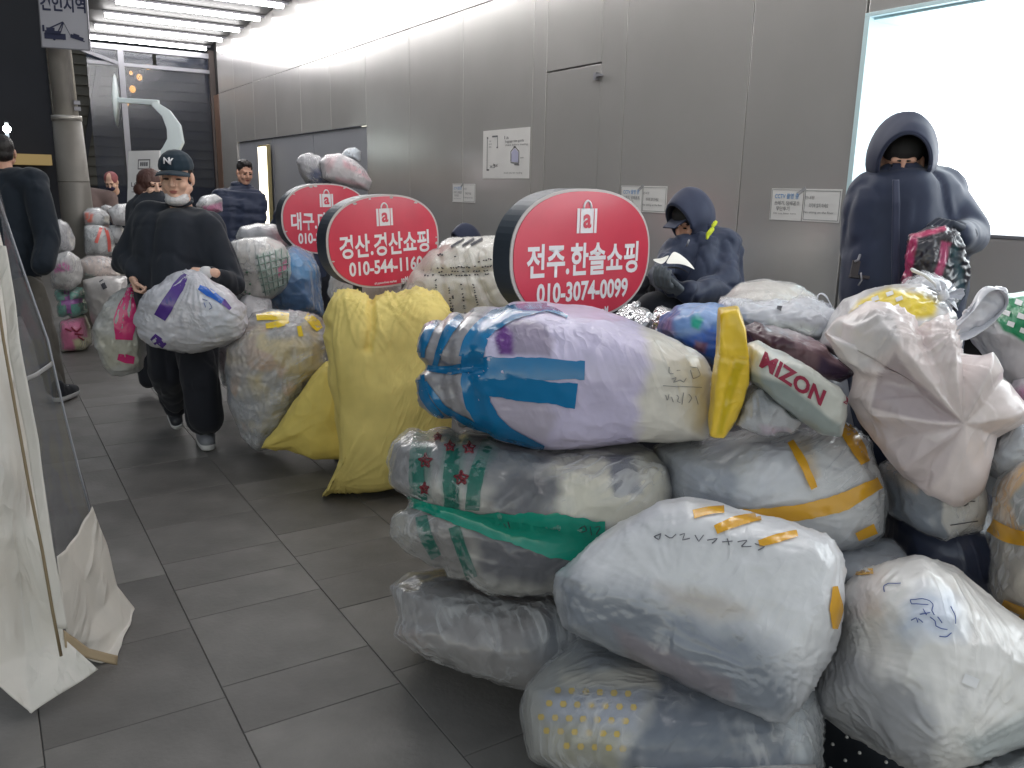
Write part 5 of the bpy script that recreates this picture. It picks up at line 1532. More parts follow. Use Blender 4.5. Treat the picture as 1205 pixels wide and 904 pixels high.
toward = -Vector(_F); RT = Vector(_R); UPV = Vector((0, 0, 1)); FW = Vector((math.sin(YAW), math.cos(YAW), 0)); RT0 = Vector((math.cos(YAW), -math.sin(YAW), 0))

# ---------- walking man with two bags
d = 5.1
wm = thing('person', (P(225, 520, 5.2).x, P(225, 520, 5.2).y, 0), 'man in dark cap, chin mask and black sweatshirt walking with bags in both hands', 'person')
face = (-FW * .93 + RT0 * .10 - UPV * .10)
hd, q, B = head(wm, P(208, 210, 5.02), face, (0, 0, 1) , 1.16)
# hair at the sides, cap, mask
mb = MB()
mb.ell(q(0, .02, .035), [r * 1.16 for r in (.079, .092, .088)], B)
hair = mesh_obj('hair', mb.skin('hair', .006, 2), M_hair, hd)
M_cap = fabric('navy_cap', S(34, 50, 62))
mb = MB()
mb.ell(q(0, .008, .062), [r * 1.16 for r in (.088, .104, .084)], B)
cap_me = mb.skin('cap', .006, 2)
V = get_np(cap_me)
zq = np.array(B)[:, 2]; cc = np.array(q(0, 0, .045))
t = (V - cc) @ zq
V = V - zq * np.minimum(t, 0)[:, None]
cap_me.vertices.foreach_set('co', V.astype(np.float32).ravel()); cap_me.update()
cap = mesh_obj('cap', cap_me, M_cap, wm)
# brim: curved plate
Vb = []; Fb = []
for sgn in (0, 1):
    for i in range(17):
        a = -PI / 2 + PI * i / 16
        for j in range(5):
            r_ = j / 4
            x = math.sin(a) * (.080 + .004 * r_)
            y = -.055 - (.035 + .075 * r_) * math.cos(a) * (1 if j else .6)
            z = .05 - .012 * r_ - .22 * x * x / .08 * .9 - sgn * .006
            Vb.append(q(x, y, z))
n5 = 5
for i in range(16):
    for j in range(4):
        a0_ = i * n5 + j
        Fb.append((a0_, a0_ + n5, a0_ + n5 + 1, a0_ + 1)); b0_ = a0_ + 85
        Fb.append((b0_, b0_ + 1, b0_ + n5 + 1, b0_ + n5))
    e0 = i * n5 + 4; Fb.append((e0, e0 + n5, e0 + n5 + 85, e0 + 85))
me = bpy.data.meshes.new('brim'); me.from_pydata([tuple(v) for v in Vb], [], Fb); me.update()
mesh_obj('brim', me, M_cap, cap)
ex_ = B @ Vector((1, 0, 0)); ey_ = (B @ Vector((0, .35, 1))).normalized()
# screen-right of the man is his left (+x of the basis)
for ch, off, sk in (('N', -.030, 0), ('Y', -.012, .004)):
    text_on(cap, ch, q(off, -.101, .082 - sk), ex_, ey_, M_letter, h=.052, width=.036, bold=.03, extrude=.003)
# mask pulled under the chin
mb = MB()
mb.ell(q(0, -.030, -.104), [r * 1.16 for r in (.062, .072, .034)], B); mb.cap(q(-.054, -.015, -.068), q(-.03, -.07, -.098), .013, .02); mb.cap(q(.054, -.015, -.068), q(.03, -.07, -.098), .013, .02)
mask = mesh_obj('mask', mb.skin('mask', .005, 3, (.002, 40, 3, (1, 1, 1))), M_mask, hd)
for k in (-1, 1):
    MB().tube([q(k * .06, -.03, -.06), q(k * .073, -.01, -.03), q(k * .08, .01, 0)], .0018, 5).build('mask_loop', M_mask, mask, True)
mb = caps(MB(), (px(176, 252, 5.1), px(198, 258, 5.12), .085, .09), (px(246, 262, 5.1), px(222, 258, 5.12), .082, .09), (px(190, 277, 5.1), px(190, 350, 5.12), .165, .16), (px(228, 279, 5.1), px(224, 352, 5.12), .16, .16),
         (px(209, 276, 5.06), px(208, 350, 5.05), .16, .16), (px(180, 268, 5.1), px(176, 320, 5.12), .13, .13), (px(244, 272, 5.08), px(246, 330, 5.1), .12, .12), (px(204, 262, 5.12), px(216, 262, 5.12), .09, .09),
         # his right arm (screen left), loose sleeve
         (px(170, 262, 5.1), px(150, 305, 5.15), .085, .09), (px(150, 300, 5.15), px(158, 322, 5.0), .088, .052), (px(166, 262, 5.12), px(146, 310, 5.2), .07, .08),
         # his left arm
         (px(248, 270, 5.08), px(272, 328, 5.02), .088, .083), (px(274, 335, 5.0), px(248, 322, 4.78), .08, .048))
sw = mesh_obj('sweatshirt', mb.skin('sweatshirt', .013, 9, (.011, 5, 4, (1, 1, .6))), M_blackcl, wm)
mb = MB(); mb.tube([q(.055 * math.cos(a) * 1.1, .018 + .055 * math.sin(a), -.118 - .018 * math.sin(-a)) for a in [i * PI / 10 for i in range(21)]], .011, 8)
mb.build('collar', M_blackcl, sw, True)
# legs: wide trousers; right leg lifted back
mb = caps(MB(), (px(196, 372, 5.15), px(226, 372, 5.15), .15, .15),
          (px(200, 385, 5.15), px(198, 435, 5.2), .14, .115), (px(197, 435, 5.2), px(206, 478, 5.5), .115, .085),
          (px(228, 385, 5.12), px(237, 445, 5.02), .135, .12), (px(237, 440, 5.02), px(241, 492, 5.1), .12, .115))
mesh_obj('trousers', mb.skin('trousers', .013, 5, (.018, 4, 8, (1, 1, .35))), M_trous, wm)
def shoe(parent, heel, toe, m, r=.045):
    heel, toe = Vector(heel), Vector(toe)
    up = UPV * .03
    d_ = (toe - heel).normalized()
    mb = caps(MB(), (heel + up, heel.lerp(toe, .55) + up * .8, r, r * 1.02), (heel.lerp(toe, .55) + up * .8, toe + up * .4, r * 1.02, r * .82), (heel + up, heel + UPV * .085, r * .95, r * .9), (heel.lerp(toe, .3) + up, heel + UPV * .09, r, r * .8))
    s_ = mesh_obj('shoe', mb.skin('shoe', .007, 3), m, parent)
    mb = caps(MB(), (heel - UPV * .008, heel.lerp(toe, .5) - UPV * .008, r * .92, r), (heel.lerp(toe, .5) - UPV * .008, toe - UPV * .005, r, r * .85))
    me = mb.skin('sole', .007, 2)
    V = get_np(me); z0 = min(heel.z, toe.z); hh_ = V[:, 2].mean()
    n_ = d_.cross(RT0).normalized() if abs(d_.z) > .3 else UPV
    c = (V - np.array(heel.lerp(toe, .5))) @ np.array(n_); V = V - np.outer(c, np.array(n_)) + np.outer(np.clip(c, -.03, .005), np.array(n_))
    me.vertices.foreach_set('co', V.astype(np.float32).ravel()); me.update()
    mesh_obj('sole', me, M_sole, s_)
    for k in range(3):
        a = heel.lerp(toe, .42 + k * .13) + UPV * (.07 - k * .012)
        MB().obox(a - RT0 * .03, a + RT0 * .03, .008, .004).build('lace', M_sole, s_)
    return s_
h_ = P(240, 505, 5.28); h_.z = .045; t_ = P(244, 522, 5.12); t_.z = .045
shoe(wm, h_, h_ + (t_ - h_).normalized() * .22, M_shoe, .056)
shoe(wm, P(203, 478, 5.62), P(208, 498, 5.5), mat('dark_shoe', S(50, 52, 58), .5), .048)
# hands
wl = px(246, 321, 4.76)
hl = hand(wm, wl, (-RT0 * .95 + UPV * .02 + toward * .2), (-UPV * .8 + toward * -.3), M_skin, .95, 1.1, True)
MB().cap(px(246, 322, 4.77), px(242, 321, 4.755), .040, .038, 16).build('white_cuff', M_mask, wm, True)
hr = hand(wm, px(157, 326, 4.99), (-UPV * .9 + RT0 * .3 + toward * .2), (RT0 * .9), M_skin, .9, 1.05, False)
# carried bags
CB1 = bag('carrier_bag', 'white plastic bag with purple tape hanging from the walking man left hand', [(160, 378), (165, 355), (180, 338), (200, 327), (216, 319), (228, 316), (238, 322), (255, 334), (275, 347), (288, 362), (291, 382), (284, 398), (262, 408), (235, 414), (205, 413), (178, 408), (163, 396)], 4.72, .19, S(206, 206, 214), n=60,
    paint=(([(235, 340), (262, 352), (285, 370), (280, 395), (240, 400)], S(198, 204, 216), 14, .6),), fold=(.010, 8), rad=((228, 318, 34, .022, 60),), p=2.5, c=(226, 368))
tape(CB1, [(219, 323), (211, 336), (202, 350), (193, 366), (188, 374)], [4, 6, 8, 8, 7], T_purple)
tape(CB1, [(180, 396), (186, 402), (193, 408)], [4, 6, 5], T_purple)
T_blue2 = tape_mat('deep_blue_tape', S(22, 92, 190))
tape(CB1, [(234, 338), (246, 344), (262, 355)], [3, 5, 3], T_blue2); tape(CB1, [(262, 354), (271, 364)], [3, 2], T_purple)
stroke(CB1, [[(238, 352), (244, 354)], [(240, 356), (242, 362)], [(246, 356), (250, 362), (246, 364)], [(196, 352), (197, 358)], [(200, 350), (202, 356)]], .002, M_inkblue)
CB2 = bag('carrier_bag', 'clear bag with broad pink tape hanging from the walking man right hand', [(110, 385), (118, 366), (134, 349), (150, 338), (156, 330), (163, 336), (166, 352), (172, 380), (174, 410), (168, 434), (150, 443), (132, 443), (120, 430), (112, 408)], 5.2, .14, S(186, 186, 184), n=46, c=(146, 392),
    paint=(([(115, 395), (165, 400), (165, 430), (125, 435)], S(196, 192, 170), 10, .6),), fold=(.012, 9), rad=((157, 332, 30, .02, 60),))
tape(CB2, [(156, 334), (152, 350), (147, 375), (146, 400)], [3, 7, 13, 10], T_pink); tape(CB2, [(139, 420), (148, 424), (158, 424)], [4, 5, 4], T_pink)

# ---------- man at the left edge, seen from behind
lm = thing('person', (P(20, 470, 6.2).x, P(20, 470, 6.2).y, 0), 'man seen from behind at the left edge in dark sweater and grey trousers', 'person')
hd, q, B = head(lm, P(3, 180, 6.15), (FW * .8 - RT0 * .55), (0, 0, 1), 1.02, M_skin2)
mb = MB(); mb.ell(q(0, .02, .04), (.082, .098, .094), B); mb.ell(q(0, .05, -.01), (.07, .06, .06), B)
mesh_obj('hair', mb.skin('hair', .007, 2, (.003, 30, 2, (1, 1, 1))), M_hair, hd)
mb = caps(MB(), (px(-28, 216, 6.2), px(38, 216, 6.15), .11, .12), (px(-5, 235, 6.2), px(0, 315, 6.2), .2, .19), (px(18, 235, 6.2), px(22, 315, 6.2), .18, .17), (px(-25, 240, 6.2), px(-22, 310, 6.2), .17, .17),
         (px(42, 222, 6.12), px(56, 280, 6.1), .095, .09), (px(56, 282, 6.1), px(50, 312, 6.0), .09, .085), (px(-40, 222, 6.2), px(-55, 290, 6.2), .09, .08))
mesh_obj('sweater', mb.skin('sweater', .015, 6, (.009, 4.5, 14, (1, 1, .6))), fabric('navy_knit', S(30, 38, 48)), lm)
mb = caps(MB(), (px(-10, 335, 6.2), px(30, 335, 6.2), .13, .13), (px(34, 340, 6.2), px(55, 400, 6.2), .13, .1), (px(55, 400, 6.2), px(66, 455, 6.18), .1, .075), (px(-5, 340, 6.2), px(5, 400, 6.1), .13, .1), (px(5, 400, 6.1), px(8, 470, 6.0), .1, .075))
mesh_obj('trousers', mb.skin('trousers', .014, 5, (.016, 4, 18, (1, 1, .35))), M_trousg, lm)
h_ = P(70, 473, 6.12); h_.z = .05
shoe(lm, h_, h_ + (FW * .6 + RT0 * .05) * .3, M_trous, .05)
h_ = P(5, 485, 6.0); h_.z = .05
shoe(lm, h_, h_ + FW * .18, M_trous, .05)

# ---------- man in navy puffer by the wall
d = 10.5
pm = thing('person', (P(280, 300, d).x, P(280, 300, d).y, 0), 'man with short dark hair in a navy padded jacket near the lit sign', 'person')
hd, q, B = head(pm, P(288, 203, d), (-FW * .75 + RT0 * .6 - UPV * .3), (0, 0, 1), 1.2, M_skin2, voxel=.006)
mb = MB(); mb.ell(q(0, .022, .05), (.1, .115, .1), B); mb.ell(q(0, -.03, .10), (.07, .06, .04), B)
mesh_obj('hair', mb.skin('hair', .008, 1, (.006, 30, 3, (1, 1, 1))), M_hair, hd)
mb = caps(MB(), (px(264, 232, d), px(300, 234, d), .13, .13), (px(272, 248, d), px(274, 300, d), .22, .22), (px(290, 250, d), px(290, 300, d), .2, .2), (px(259, 232, d - .1), px(258, 285, d - .15), .12, .11), (px(304, 236, d), px(304, 290, d - .1), .11, .1), (px(278, 222, d + .06), px(292, 224, d + .06), .11, .10),
          (px(276, 300, d), px(276, 345, d), .2, .18), (px(286, 300, d), px(286, 345, d), .2, .18))
mesh_obj('padded_jacket', mb.skin('padded_jacket', .02, 4, (.02, 5, 5, (.4, .4, 2.2))), M_navycl, pm)
gx = px(280, 345, d)
mb = caps(MB(), (gx - RT0 * .1, Vector((gx.x - .1, gx.y, .1)), .12, .08), (gx + RT0 * .1, Vector((gx.x + .1, gx.y, .1)), .12, .08))
mesh_obj('trousers', mb.skin('trousers', .02, 3), M_trous, pm)

# ---------- woman with brown hair behind the walking man
d = 6.3
bw = thing('person', (P(180, 400, d).x, P(180, 400, d).y, 0), 'person with brown bobbed hair and black mask, mostly hidden behind the walking man', 'person')
hd, q, B = head(bw, P(178, 219, d), (-FW * .6 + RT0 * .75 - UPV * .1), (0, 0, 1), 1.0, M_skin, voxel=.006)
mb = MB(); mb.ell(q(0, .02, .035), (.098, .108, .098), B); mb.ell(q(-.03, .04, -.03), (.085, .08, .07), B); mb.ell(q(.04, .04, -.03), (.07, .08, .07), B)
mesh_obj('hair', mb.skin('hair', .008, 2, (.005, 20, 3, (1, 1, .4))), M_hairb, hd)
mb = MB(); mb.ell(q(0, -.05, -.06), (.062, .056, .052), B)
mesh_obj('mask', mb.skin('mask', .007, 2), M_gap, hd)
mb = caps(MB(), (px(168, 246, d), px(196, 246, d), .11, .11), (px(178, 262, d), px(180, 350, d), .17, .18), (px(160, 246, d), px(158, 300, d), .085, .075), (px(204, 248, d), px(206, 310, d), .08, .075), (px(170, 236, d), px(186, 236, d), .08, .08))
mesh_obj('coat', mb.skin('coat', .017, 4, (.015, 5, 3, (1, 1, .5))), M_blackcl, bw)
b0 = px(180, 350, d)
mb = caps(MB(), (b0 - RT0 * .08, Vector((b0.x - .08, b0.y, .12)), .11, .07), (b0 + RT0 * .08, Vector((b0.x + .08, b0.y, .12)), .11, .07))
mesh_obj('trousers', mb.skin('trousers', .02, 3), M_trous, bw)

# ---------- seated person reading
d = 4.55
rp = thing('person', (P(820, 420, d).x, P(820, 420, d).y, 0), 'person sitting against the wall in dark hooded jacket reading an open booklet', 'person')
fc = (-RT0 * .75 - FW * .5 - UPV * .35)
hd, q, B = head(rp, P(813, 263, d), fc, (0, 0, 1), .98, M_skin2)
# hood as open shell
def hood(parent, q, B, m, s=1.0, open_=-.045, rx=.122, ry=.135, rz=.15, cz=.03, cy=.02, fold=None, name='hood', thick=.006, tip=0):
    """deep hood: an egg shape cut open towards the face, with thickness and a rolled edge"""
    n, k = 40, 26
    V = []; F = []
    for j in range(k + 1):
        ph = .02 + (PI * .80) * j / k        # angle from the back pole to the rim
        for i in range(n):
            a = 2 * PI * i / n
            rr_ = math.sin(ph) if ph < PI / 2 else 1 - (1 - math.sin(ph)) * .55
            x = rx * rr_ * math.cos(a)
            z = rz * rr_ * math.sin(a)
            y = cy + ry * math.cos(ph) * (1 if ph < PI / 2 else .95)
            if math.sin(a) > 0: z += tip * math.sin(a) ** 2 * (1 - abs(math.cos(ph))); y += -.02 * math.sin(a) * (j / k)
            if math.sin(a) < -.2 and ph > PI / 2: y += .015; z *= .92
            V.append(q(x * s, y * s, (z + cz) * s))
    for j in range(k):
        for i in range(n):
            F.append((j * n + i, j * n + (i + 1) % n, (j + 1) * n + (i + 1) % n, (j + 1) * n + i))
    V.append(q(0, (cy + ry) * s, cz * s))
    for i in range(n): F.append((len(V) - 1, (i + 1) % n, i))
    me = bpy.data.meshes.new(name); me.from_pydata([tuple(v) for v in V], [], F); me.update()
    Vn = get_np(me); N = normals(me)
    h = folds(Vn * np.array([1, 1, .7]), 7, 4, 6) * .008
    Vn = Vn + N * h[:, None]
    me.vertices.foreach_set('co', Vn.astype(np.float32).ravel()); me.update()
    o = mesh_obj(name, me, m, parent)
    s_ = o.modifiers.new('t', 'SOLIDIFY'); s_.thickness = thick; s_.offset = 1
    V2 = Vn
    MB().tube([Vector(Vn[k * n + i % n]) for i in range(n + 1)], .0055, 8).build('hood_edge', m, o, True)
    return o
hood(rp, q, B, M_navy2, 1.0, rx=.115, ry=.135, rz=.15, tip=.02)
mb = MB(); mb.ell(q(0, .0, .06), (.088, .1, .07), B)
mesh_obj('cap', mb.skin('cap', .007, 2), M_gap, hd)
MB().add([q(-.06, -.08, .05), q(.06, -.08, .05), q(.045, -.165, .035), q(-.045, -.165, .035), q(-.06, -.08, .058), q(.06, -.08, .058), q(.045, -.165, .042), q(-.045, -.165, .042)], [(0, 3, 2, 1), (4, 5, 6, 7), (0, 1, 5, 4), (1, 2, 6, 5), (2, 3, 7, 6), (3, 0, 4, 7)]).build('brim', M_navy2, hd, False, .002)
mb = MB(); mb.ell(q(0, -.04, -.075), (.07, .07, .05), B); mb.cap(q(0, 0, -.08), q(0, .02, -.15), .075, .09)
mesh_obj('neck_gaiter', mb.skin('neck_gaiter', .008, 2, (.004, 18, 3, (1, 1, 1))), M_gap, rp)
mb = caps(MB(), (px(797, 296, d - .05), px(850, 292, d), .09, .11), (px(822, 305, d), px(818, 372, d), .16, .19), (px(842, 302, d + .05), px(842, 365, d), .14, .17), (px(833, 286, d + .03), px(855, 292, d + .03), .1, .1),
          (px(852, 296, d), px(853, 335, d - .15), .095, .085), (px(850, 340, d - .15), px(808, 344, d - .42), .085, .06),
          (px(792, 300, d - .05), px(776, 325, d - .2), .085, .07), (px(776, 325, d - .2), px(790, 340, d - .4), .07, .055))
mesh_obj('jacket', mb.skin('jacket', .012, 4, (.016, 6, 6, (1, 1, .8))), M_navycl, rp)
mb = caps(MB(), (px(830, 372, d - .05), px(770, 365, d - .35), .13, .1), (px(815, 380, d), px(735, 372, d - .15), .12, .095), (px(770, 365, d - .35), P(775, 430, d - .35), .1, .08), (px(735, 372, d - .15), P(738, 440, d - .15), .095, .08),
          (px(760, 330, d - .1), px(735, 372, d - .15), .04, .08))
mesh_obj('trousers', mb.skin('trousers', .014, 4, (.014, 6, 6, (1, 1, 1))), M_trous, rp)
mb = caps(MB(), (px(842, 262, d - .13), px(839, 266, d - .14), .012, .011), (px(838, 270, d - .16), px(834, 275, d - .17), .013, .014), (px(833, 276, d - .17), px(832, 281, d - .18), .012, .007))
mesh_obj('lime_trim', mb.skin('lime_trim', .005, 2), mat('lime_cloth', S(190, 200, 40), .7), rp)
MB().tube([px(811, 282, d - .2), px(808, 290, d - .2)], .005, 6).build('zip_pull', M_frame, rp, True)
hand(rp, px(803, 343, d - .42), (-RT0 * .9 + UPV * .2 - FW * .2), (UPV * .8 + RT0 * .1), M_glove, .5, 1.25, True, 'glove', .0045)
hand(rp, px(791, 340, d - .42), (-RT0 * .4 - FW * .5 + UPV * .2), (UPV * .9), M_glove, .6, 1.2, False, 'glove', .0045)
bk = thing('booklet', P(795, 315, d - .45), 'open white booklet held by the seated person', 'booklet')
def page(pts, name, m, th=.004):
    """curved leaf through a grid of (x, y, depth)"""
    G = [[P(*c_) for c_ in r_] for r_ in pts]
    V = [v for r_ in G for v in r_]; w = len(G[0])
    F = [(i * w + j, i * w + j + 1, (i + 1) * w + j + 1, (i + 1) * w + j) for i in range(len(G) - 1) for j in range(w - 1)]
    me = bpy.data.meshes.new(name); me.from_pydata([tuple(v) for v in V], [], F); me.update()
    o = mesh_obj(name, me, m, bk)
    a = o.modifiers.new('t', 'SOLIDIFY'); a.thickness = th
    b_ = o.modifiers.new('s', 'SUBSURF'); b_.levels = b_.render_levels = 2
    return o
e = d - .5
M_page = mat('page_white', S(236, 234, 226), .6)
page([[(792, 295, e + .22), (800, 299, e + .2), (810, 307, e + .14), (818, 318, e + .08)], [(788, 302, e + .1), (796, 305, e + .1), (806, 310, e + .05), (817, 318, e)], [(781, 312, e), (790, 311, e), (804, 311, e - .02), (816, 317, e - .06)]], 'page', M_page)
page([[(791, 296, e + .23), (780, 304, e + .2), (768, 304, e + .2)], [(781, 312, e + .01), (775, 310, e + .02), (768, 306, e + .04)]], 'page', M_page)
page([[(812, 322, e), (800, 312.5, e + .02), (783, 313.5, e + .02)], [(812, 322, e - .02), (800, 315, e - .01), (784, 316, e)]], 'cover', M_gap)

# ---------- hooded person standing by the lit window
d = 3.5
hp = thing('person', (P(1065, 420, d).x, P(1065, 420, d).y, 0), 'person standing in front of the glowing window in a large dark hood and long coat', 'person')
fc = (-FW * .85 - RT0 * .30 - UPV * .22)
hd, q, B = head(hp, P(1061, 192, d - .05), fc, (0, 0, 1), 1.0, M_skin2)
hood(hp, q, B, M_navy2, 1.0, rx=.13, ry=.155, rz=.158, tip=.035, cz=.015, cy=.015, thick=.008)
mb = MB(); mb.ell(q(0, -.042, -.068), (.072, .072, .048), B); mb.ell(q(0, -.02, -.11), (.09, .08, .05), B); mb.cap(q(0, -.01, -.09), q(0, .02, -.15), .085, .1)
bn = MB(); bn.ell(q(0, .005, .058), (.084, .100, .072), B)
mesh_obj('beanie', bn.skin('beanie', .007, 2), M_gap, hd)
mesh_obj('high_collar', mb.skin('high_collar', .008, 3, (.006, 12, 3, (1, 1, .5))), M_gap, hp)
mb = caps(MB(), (px(1024, 228, d), px(1106, 226, d + .02), .10, .11), (px(1040, 245, d), px(1038, 345, d), .17, .18), (px(1085, 245, d), px(1088, 345, d), .17, .17), (px(1062, 240, d - .05), px(1062, 345, d - .04), .16, .17),
          (px(1016, 236, d), px(1012, 278, d + .03), .075, .07), (px(1012, 278, d + .03), px(1022, 312, d + .1), .068, .06),
          (px(1112, 234, d), px(1141, 272, d - .12), .09, .078), (px(1142, 278, d - .12), px(1128, 278, d - .3), .075, .055), (px(1060, 225, d + .06), px(1090, 222, d + .06), .11, .11),
          (px(1045, 350, d), P(1045, 520, d), .19, .17), (px(1080, 350, d), P(1082, 520, d), .18, .17))
mesh_obj('long_coat', mb.skin('long_coat', .013, 5, (.009, 5, 26, (1, 1, .5))), M_navycl, hp)
gb = px(1062, 520, d)
mb = caps(MB(), (Vector((gb.x - .12, gb.y + .03, .75)), Vector((gb.x - .12, gb.y + .03, .12)), .1, .075), (Vector((gb.x + .12, gb.y - .03, .75)), Vector((gb.x + .12, gb.y - .03, .12)), .1, .075))
mesh_obj('trousers', mb.skin('trousers', .02, 3), M_trous, hp)
cm = MB()
cm.cap(px(1059, 218, d - .05), px(1060, 250, d - .05), .115, .15, 16)
mesh_obj('coat_collar', cm.skin('coat_collar', .01, 3, (.012, 8, 9, (1, 1, .4))), M_navy2, hp)
pk = sheet('placket', [[(1050, 212, d - .21), (1058, 212, d - .215)], [(1050, 240, d - .24), (1059, 240, d - .245)], [(1049, 300, d - .235), (1058, 300, d - .24)], [(1049, 345, d - .23), (1058, 345, d - .235)]], M_navy2, hp, 4, 40, (.003, 20, 4), .004)
hand(hp, px(1133, 272, d - .30), (-RT0 * .85 + UPV * .25 + toward * .3), (-UPV * .8 - toward * .1), M_gloved, .85, 1.2, True, 'glove', .0042)
M_strap = mat('strap', S(58, 54, 56), .6)
st = MB().obox(px(1008, 307, d - .16), px(1004, 326, d - .16), .03, .01, up=tuple(_F)).build('bag_strap', M_strap, hp)
MB().obox(px(1000, 325, d - .18), px(1022, 327, d - .18), .012, .025, up=tuple(_F)).build('belt', M_strap, hp)
MB().tube([px(1006, 308, d - .2), px(1010, 306, d - .2), px(1012, 300, d - .18)], .005, 6).build('buckle', M_frame, hp, True)
MB().tube([px(1013, 321, d - .2), px(1014, 330, d - .2), px(1010, 336, d - .2)], .004, 6).build('buckle', M_frame, hp, True)
PB = bag('carrier_bag', 'black and magenta striped bag gripped by the hooded person', [(1058, 345), (1064, 300), (1070, 277), (1088, 272), (1110, 267), (1122, 270), (1135, 290), (1140, 320), (1138, 350), (1120, 368), (1075, 365)], d - .36, .09, S(40, 38, 48), n=46,
    paint=(([(1060, 345), (1066, 296), (1072, 277), (1080, 280), (1076, 300), (1070, 345)], S(168, 52, 98), 3), ([(1070, 276), (1112, 266), (1114, 271), (1084, 280)], S(190, 70, 110), 2.5), ([(1108, 284), (1120, 286), (1116, 300), (1106, 335), (1096, 335), (1106, 305)], S(170, 56, 104), 3), ([(1118, 290), (1126, 290), (1138, 345), (1128, 362), (1124, 320)], S(48, 72, 84), 6)), fold=(.012, 12), rad=((1118, 270, 30, .015, 40),))

# ---------- crouching person, only the hood tip shows above the white bundle
d = 6.4
cp = thing('person', (P(548, 330, d).x, P(548, 330, d).y, 0), 'crouching person whose dark hood tip shows above the white bundle', 'person')
hd, q, B = head(cp, P(549, 288, d), (-FW * .5 - RT0 * .8 - UPV * .3), (0, 0, 1), .95, M_skin, voxel=.007)
hood(cp, q, B, M_navy2, .95, rx=.1, ry=.12, rz=.13, tip=.02)
mb = caps(MB(), (px(530, 318, d), px(572, 316, d), .1, .1), (px(550, 325, d), px(552, 400, d), .2, .2))
mesh_obj('jacket', mb.skin('jacket', .02, 4), M_navycl, cp)
hb_ = px(550, 400, d)
mb = caps(MB(), (Vector((hb_.x - .12, hb_.y, .4)), Vector((hb_.x - .1, hb_.y - .3, .45)), .12, .1), (Vector((hb_.x - .1, hb_.y - .3, .45)), Vector((hb_.x - .1, hb_.y - .25, .08)), .1, .07), (Vector((hb_.x + .15, hb_.y, .4)), Vector((hb_.x + .15, hb_.y - .3, .45)), .12, .1), (Vector((hb_.x + .15, hb_.y - .3, .45)), Vector((hb_.x + .15, hb_.y - .25, .08)), .1, .07))
mesh_obj('trousers', mb.skin('trousers', .02, 3), M_trous, cp)

# ---------- porter behind the red signs with bags on the shoulder
d = 8.6
cr = thing('person', (P(365, 330, d).x, P(365, 330, d).y, 0), 'porter in dark clothes mostly hidden behind the red signs under the shouldered bags', 'person')
hd, q, B = head(cr, P(372, 226, d), (-RT0 * .9 + FW * .2), (0, 0, 1), 1.0, M_skin2, voxel=.007)
mb = MB(); mb.ell(q(0, .02, .04), (.085, .1, .09), B)
mesh_obj('hair', mb.skin('hair', .008, 2), M_hair, hd)
mb = caps(MB(), (px(345, 254, d), px(388, 252, d), .12, .12), (px(366, 262, d), px(366, 330, d), .2, .2), (px(340, 256, d), px(324, 268, d - .2), .09, .075), (px(324, 268, d - .2), px(328, 252, d - .3), .07, .055), (px(392, 252, d), px(398, 226, d), .09, .07))
mesh_obj('jacket', mb.skin('jacket', .018, 4, (.014, 5, 3, (1, 1, 1))), M_navycl, cr)
b0 = px(366, 330, d)
mb = caps(MB(), (b0 - RT0 * .1, Vector((b0.x - .1, b0.y, .1)), .13, .08), (b0 + RT0 * .1, Vector((b0.x + .1, b0.y, .1)), .13, .08))
mesh_obj('trousers', mb.skin('trousers', .02, 3), M_trous, cr)
bag('plastic_bag', 'dull grey bag with dark lower side carried high behind the farthest sign', [(349, 190), (354, 183), (364, 180), (376, 184), (386, 196), (392, 216), (376, 222), (360, 216), (352, 202)], 8.4, .2, S(160, 158, 164), n=30, floor=False, paint=(([(366, 200), (392, 196), (396, 224), (360, 224)], S(72, 82, 120), 10),), group='bags on the porter shoulder')
bag('plastic_bag', 'white bag streaked with pink carried high behind the farthest sign', [(376, 190), (384, 182), (400, 180), (416, 188), (430, 200), (438, 214), (434, 225), (420, 222), (398, 218), (380, 210)], 8.3, .22, S(204, 198, 202), n=34, floor=False, paint=(([(404, 188), (432, 204), (436, 212), (404, 196)], S(222, 160, 172), 4, .7), ([(396, 208), (430, 218), (428, 222), (396, 213)], S(224, 164, 176), 4, .6), ([(384, 184), (398, 181), (392, 196), (386, 204)], S(214, 170, 176), 6, .6)), group='bags on the porter shoulder', fold=(.006, 8))
bag('plastic_bag', 'small pale blue white bag on top of the shouldered bags', [(400, 184), (406, 176), (418, 173), (425, 178), (424, 190), (412, 188)], 8.6, .12, S(190, 200, 210), n=20, floor=False, group='bags on the porter shoulder')

# ---------- far person in the dark
d = 12.5
fp = thing('person', (P(118, 260, d).x, P(118, 260, d).y, 0), 'distant person with pinkish hair and dark mask bending in the dark beyond the bags', 'person')
hd, q, B = head(fp, P(131, 214, d), (-FW * .8 + RT0 * .1 - UPV * .5), (0, 0, 1), 1.15, M_skin, voxel=.01)
mb = MB(); mb.ell(q(0, .02, .04), (.1, .11, .10), B)
mesh_obj('hair', mb.skin('hair', .01, 2), mat('reddish_hair', S(150, 84, 88), .6), hd)
mb = MB(); mb.ell(q(0, -.06, -.05), (.062, .06, .055), B)
mesh_obj('mask', mb.skin('mask', .01, 2), mat('indigo_mask', S(44, 38, 68), .7), hd)
mb = caps(MB(), (px(101, 230, d), px(128, 234, d), .13, .13), (px(110, 240, d), px(114, 290, d), .2, .2), (px(130, 236, d), px(138, 260, d), .1, .09))
mesh_obj('jacket', mb.skin('jacket', .02, 4), fabric('dusty_pink_coat', S(122, 104, 100)), fp)
b0 = px(114, 290, d)
mb = caps(MB(), (b0 - RT0 * .1, Vector((b0.x - .1, b0.y, .1)), .13, .08), (b0 + RT0 * .1, Vector((b0.x + .1, b0.y, .1)), .13, .08))
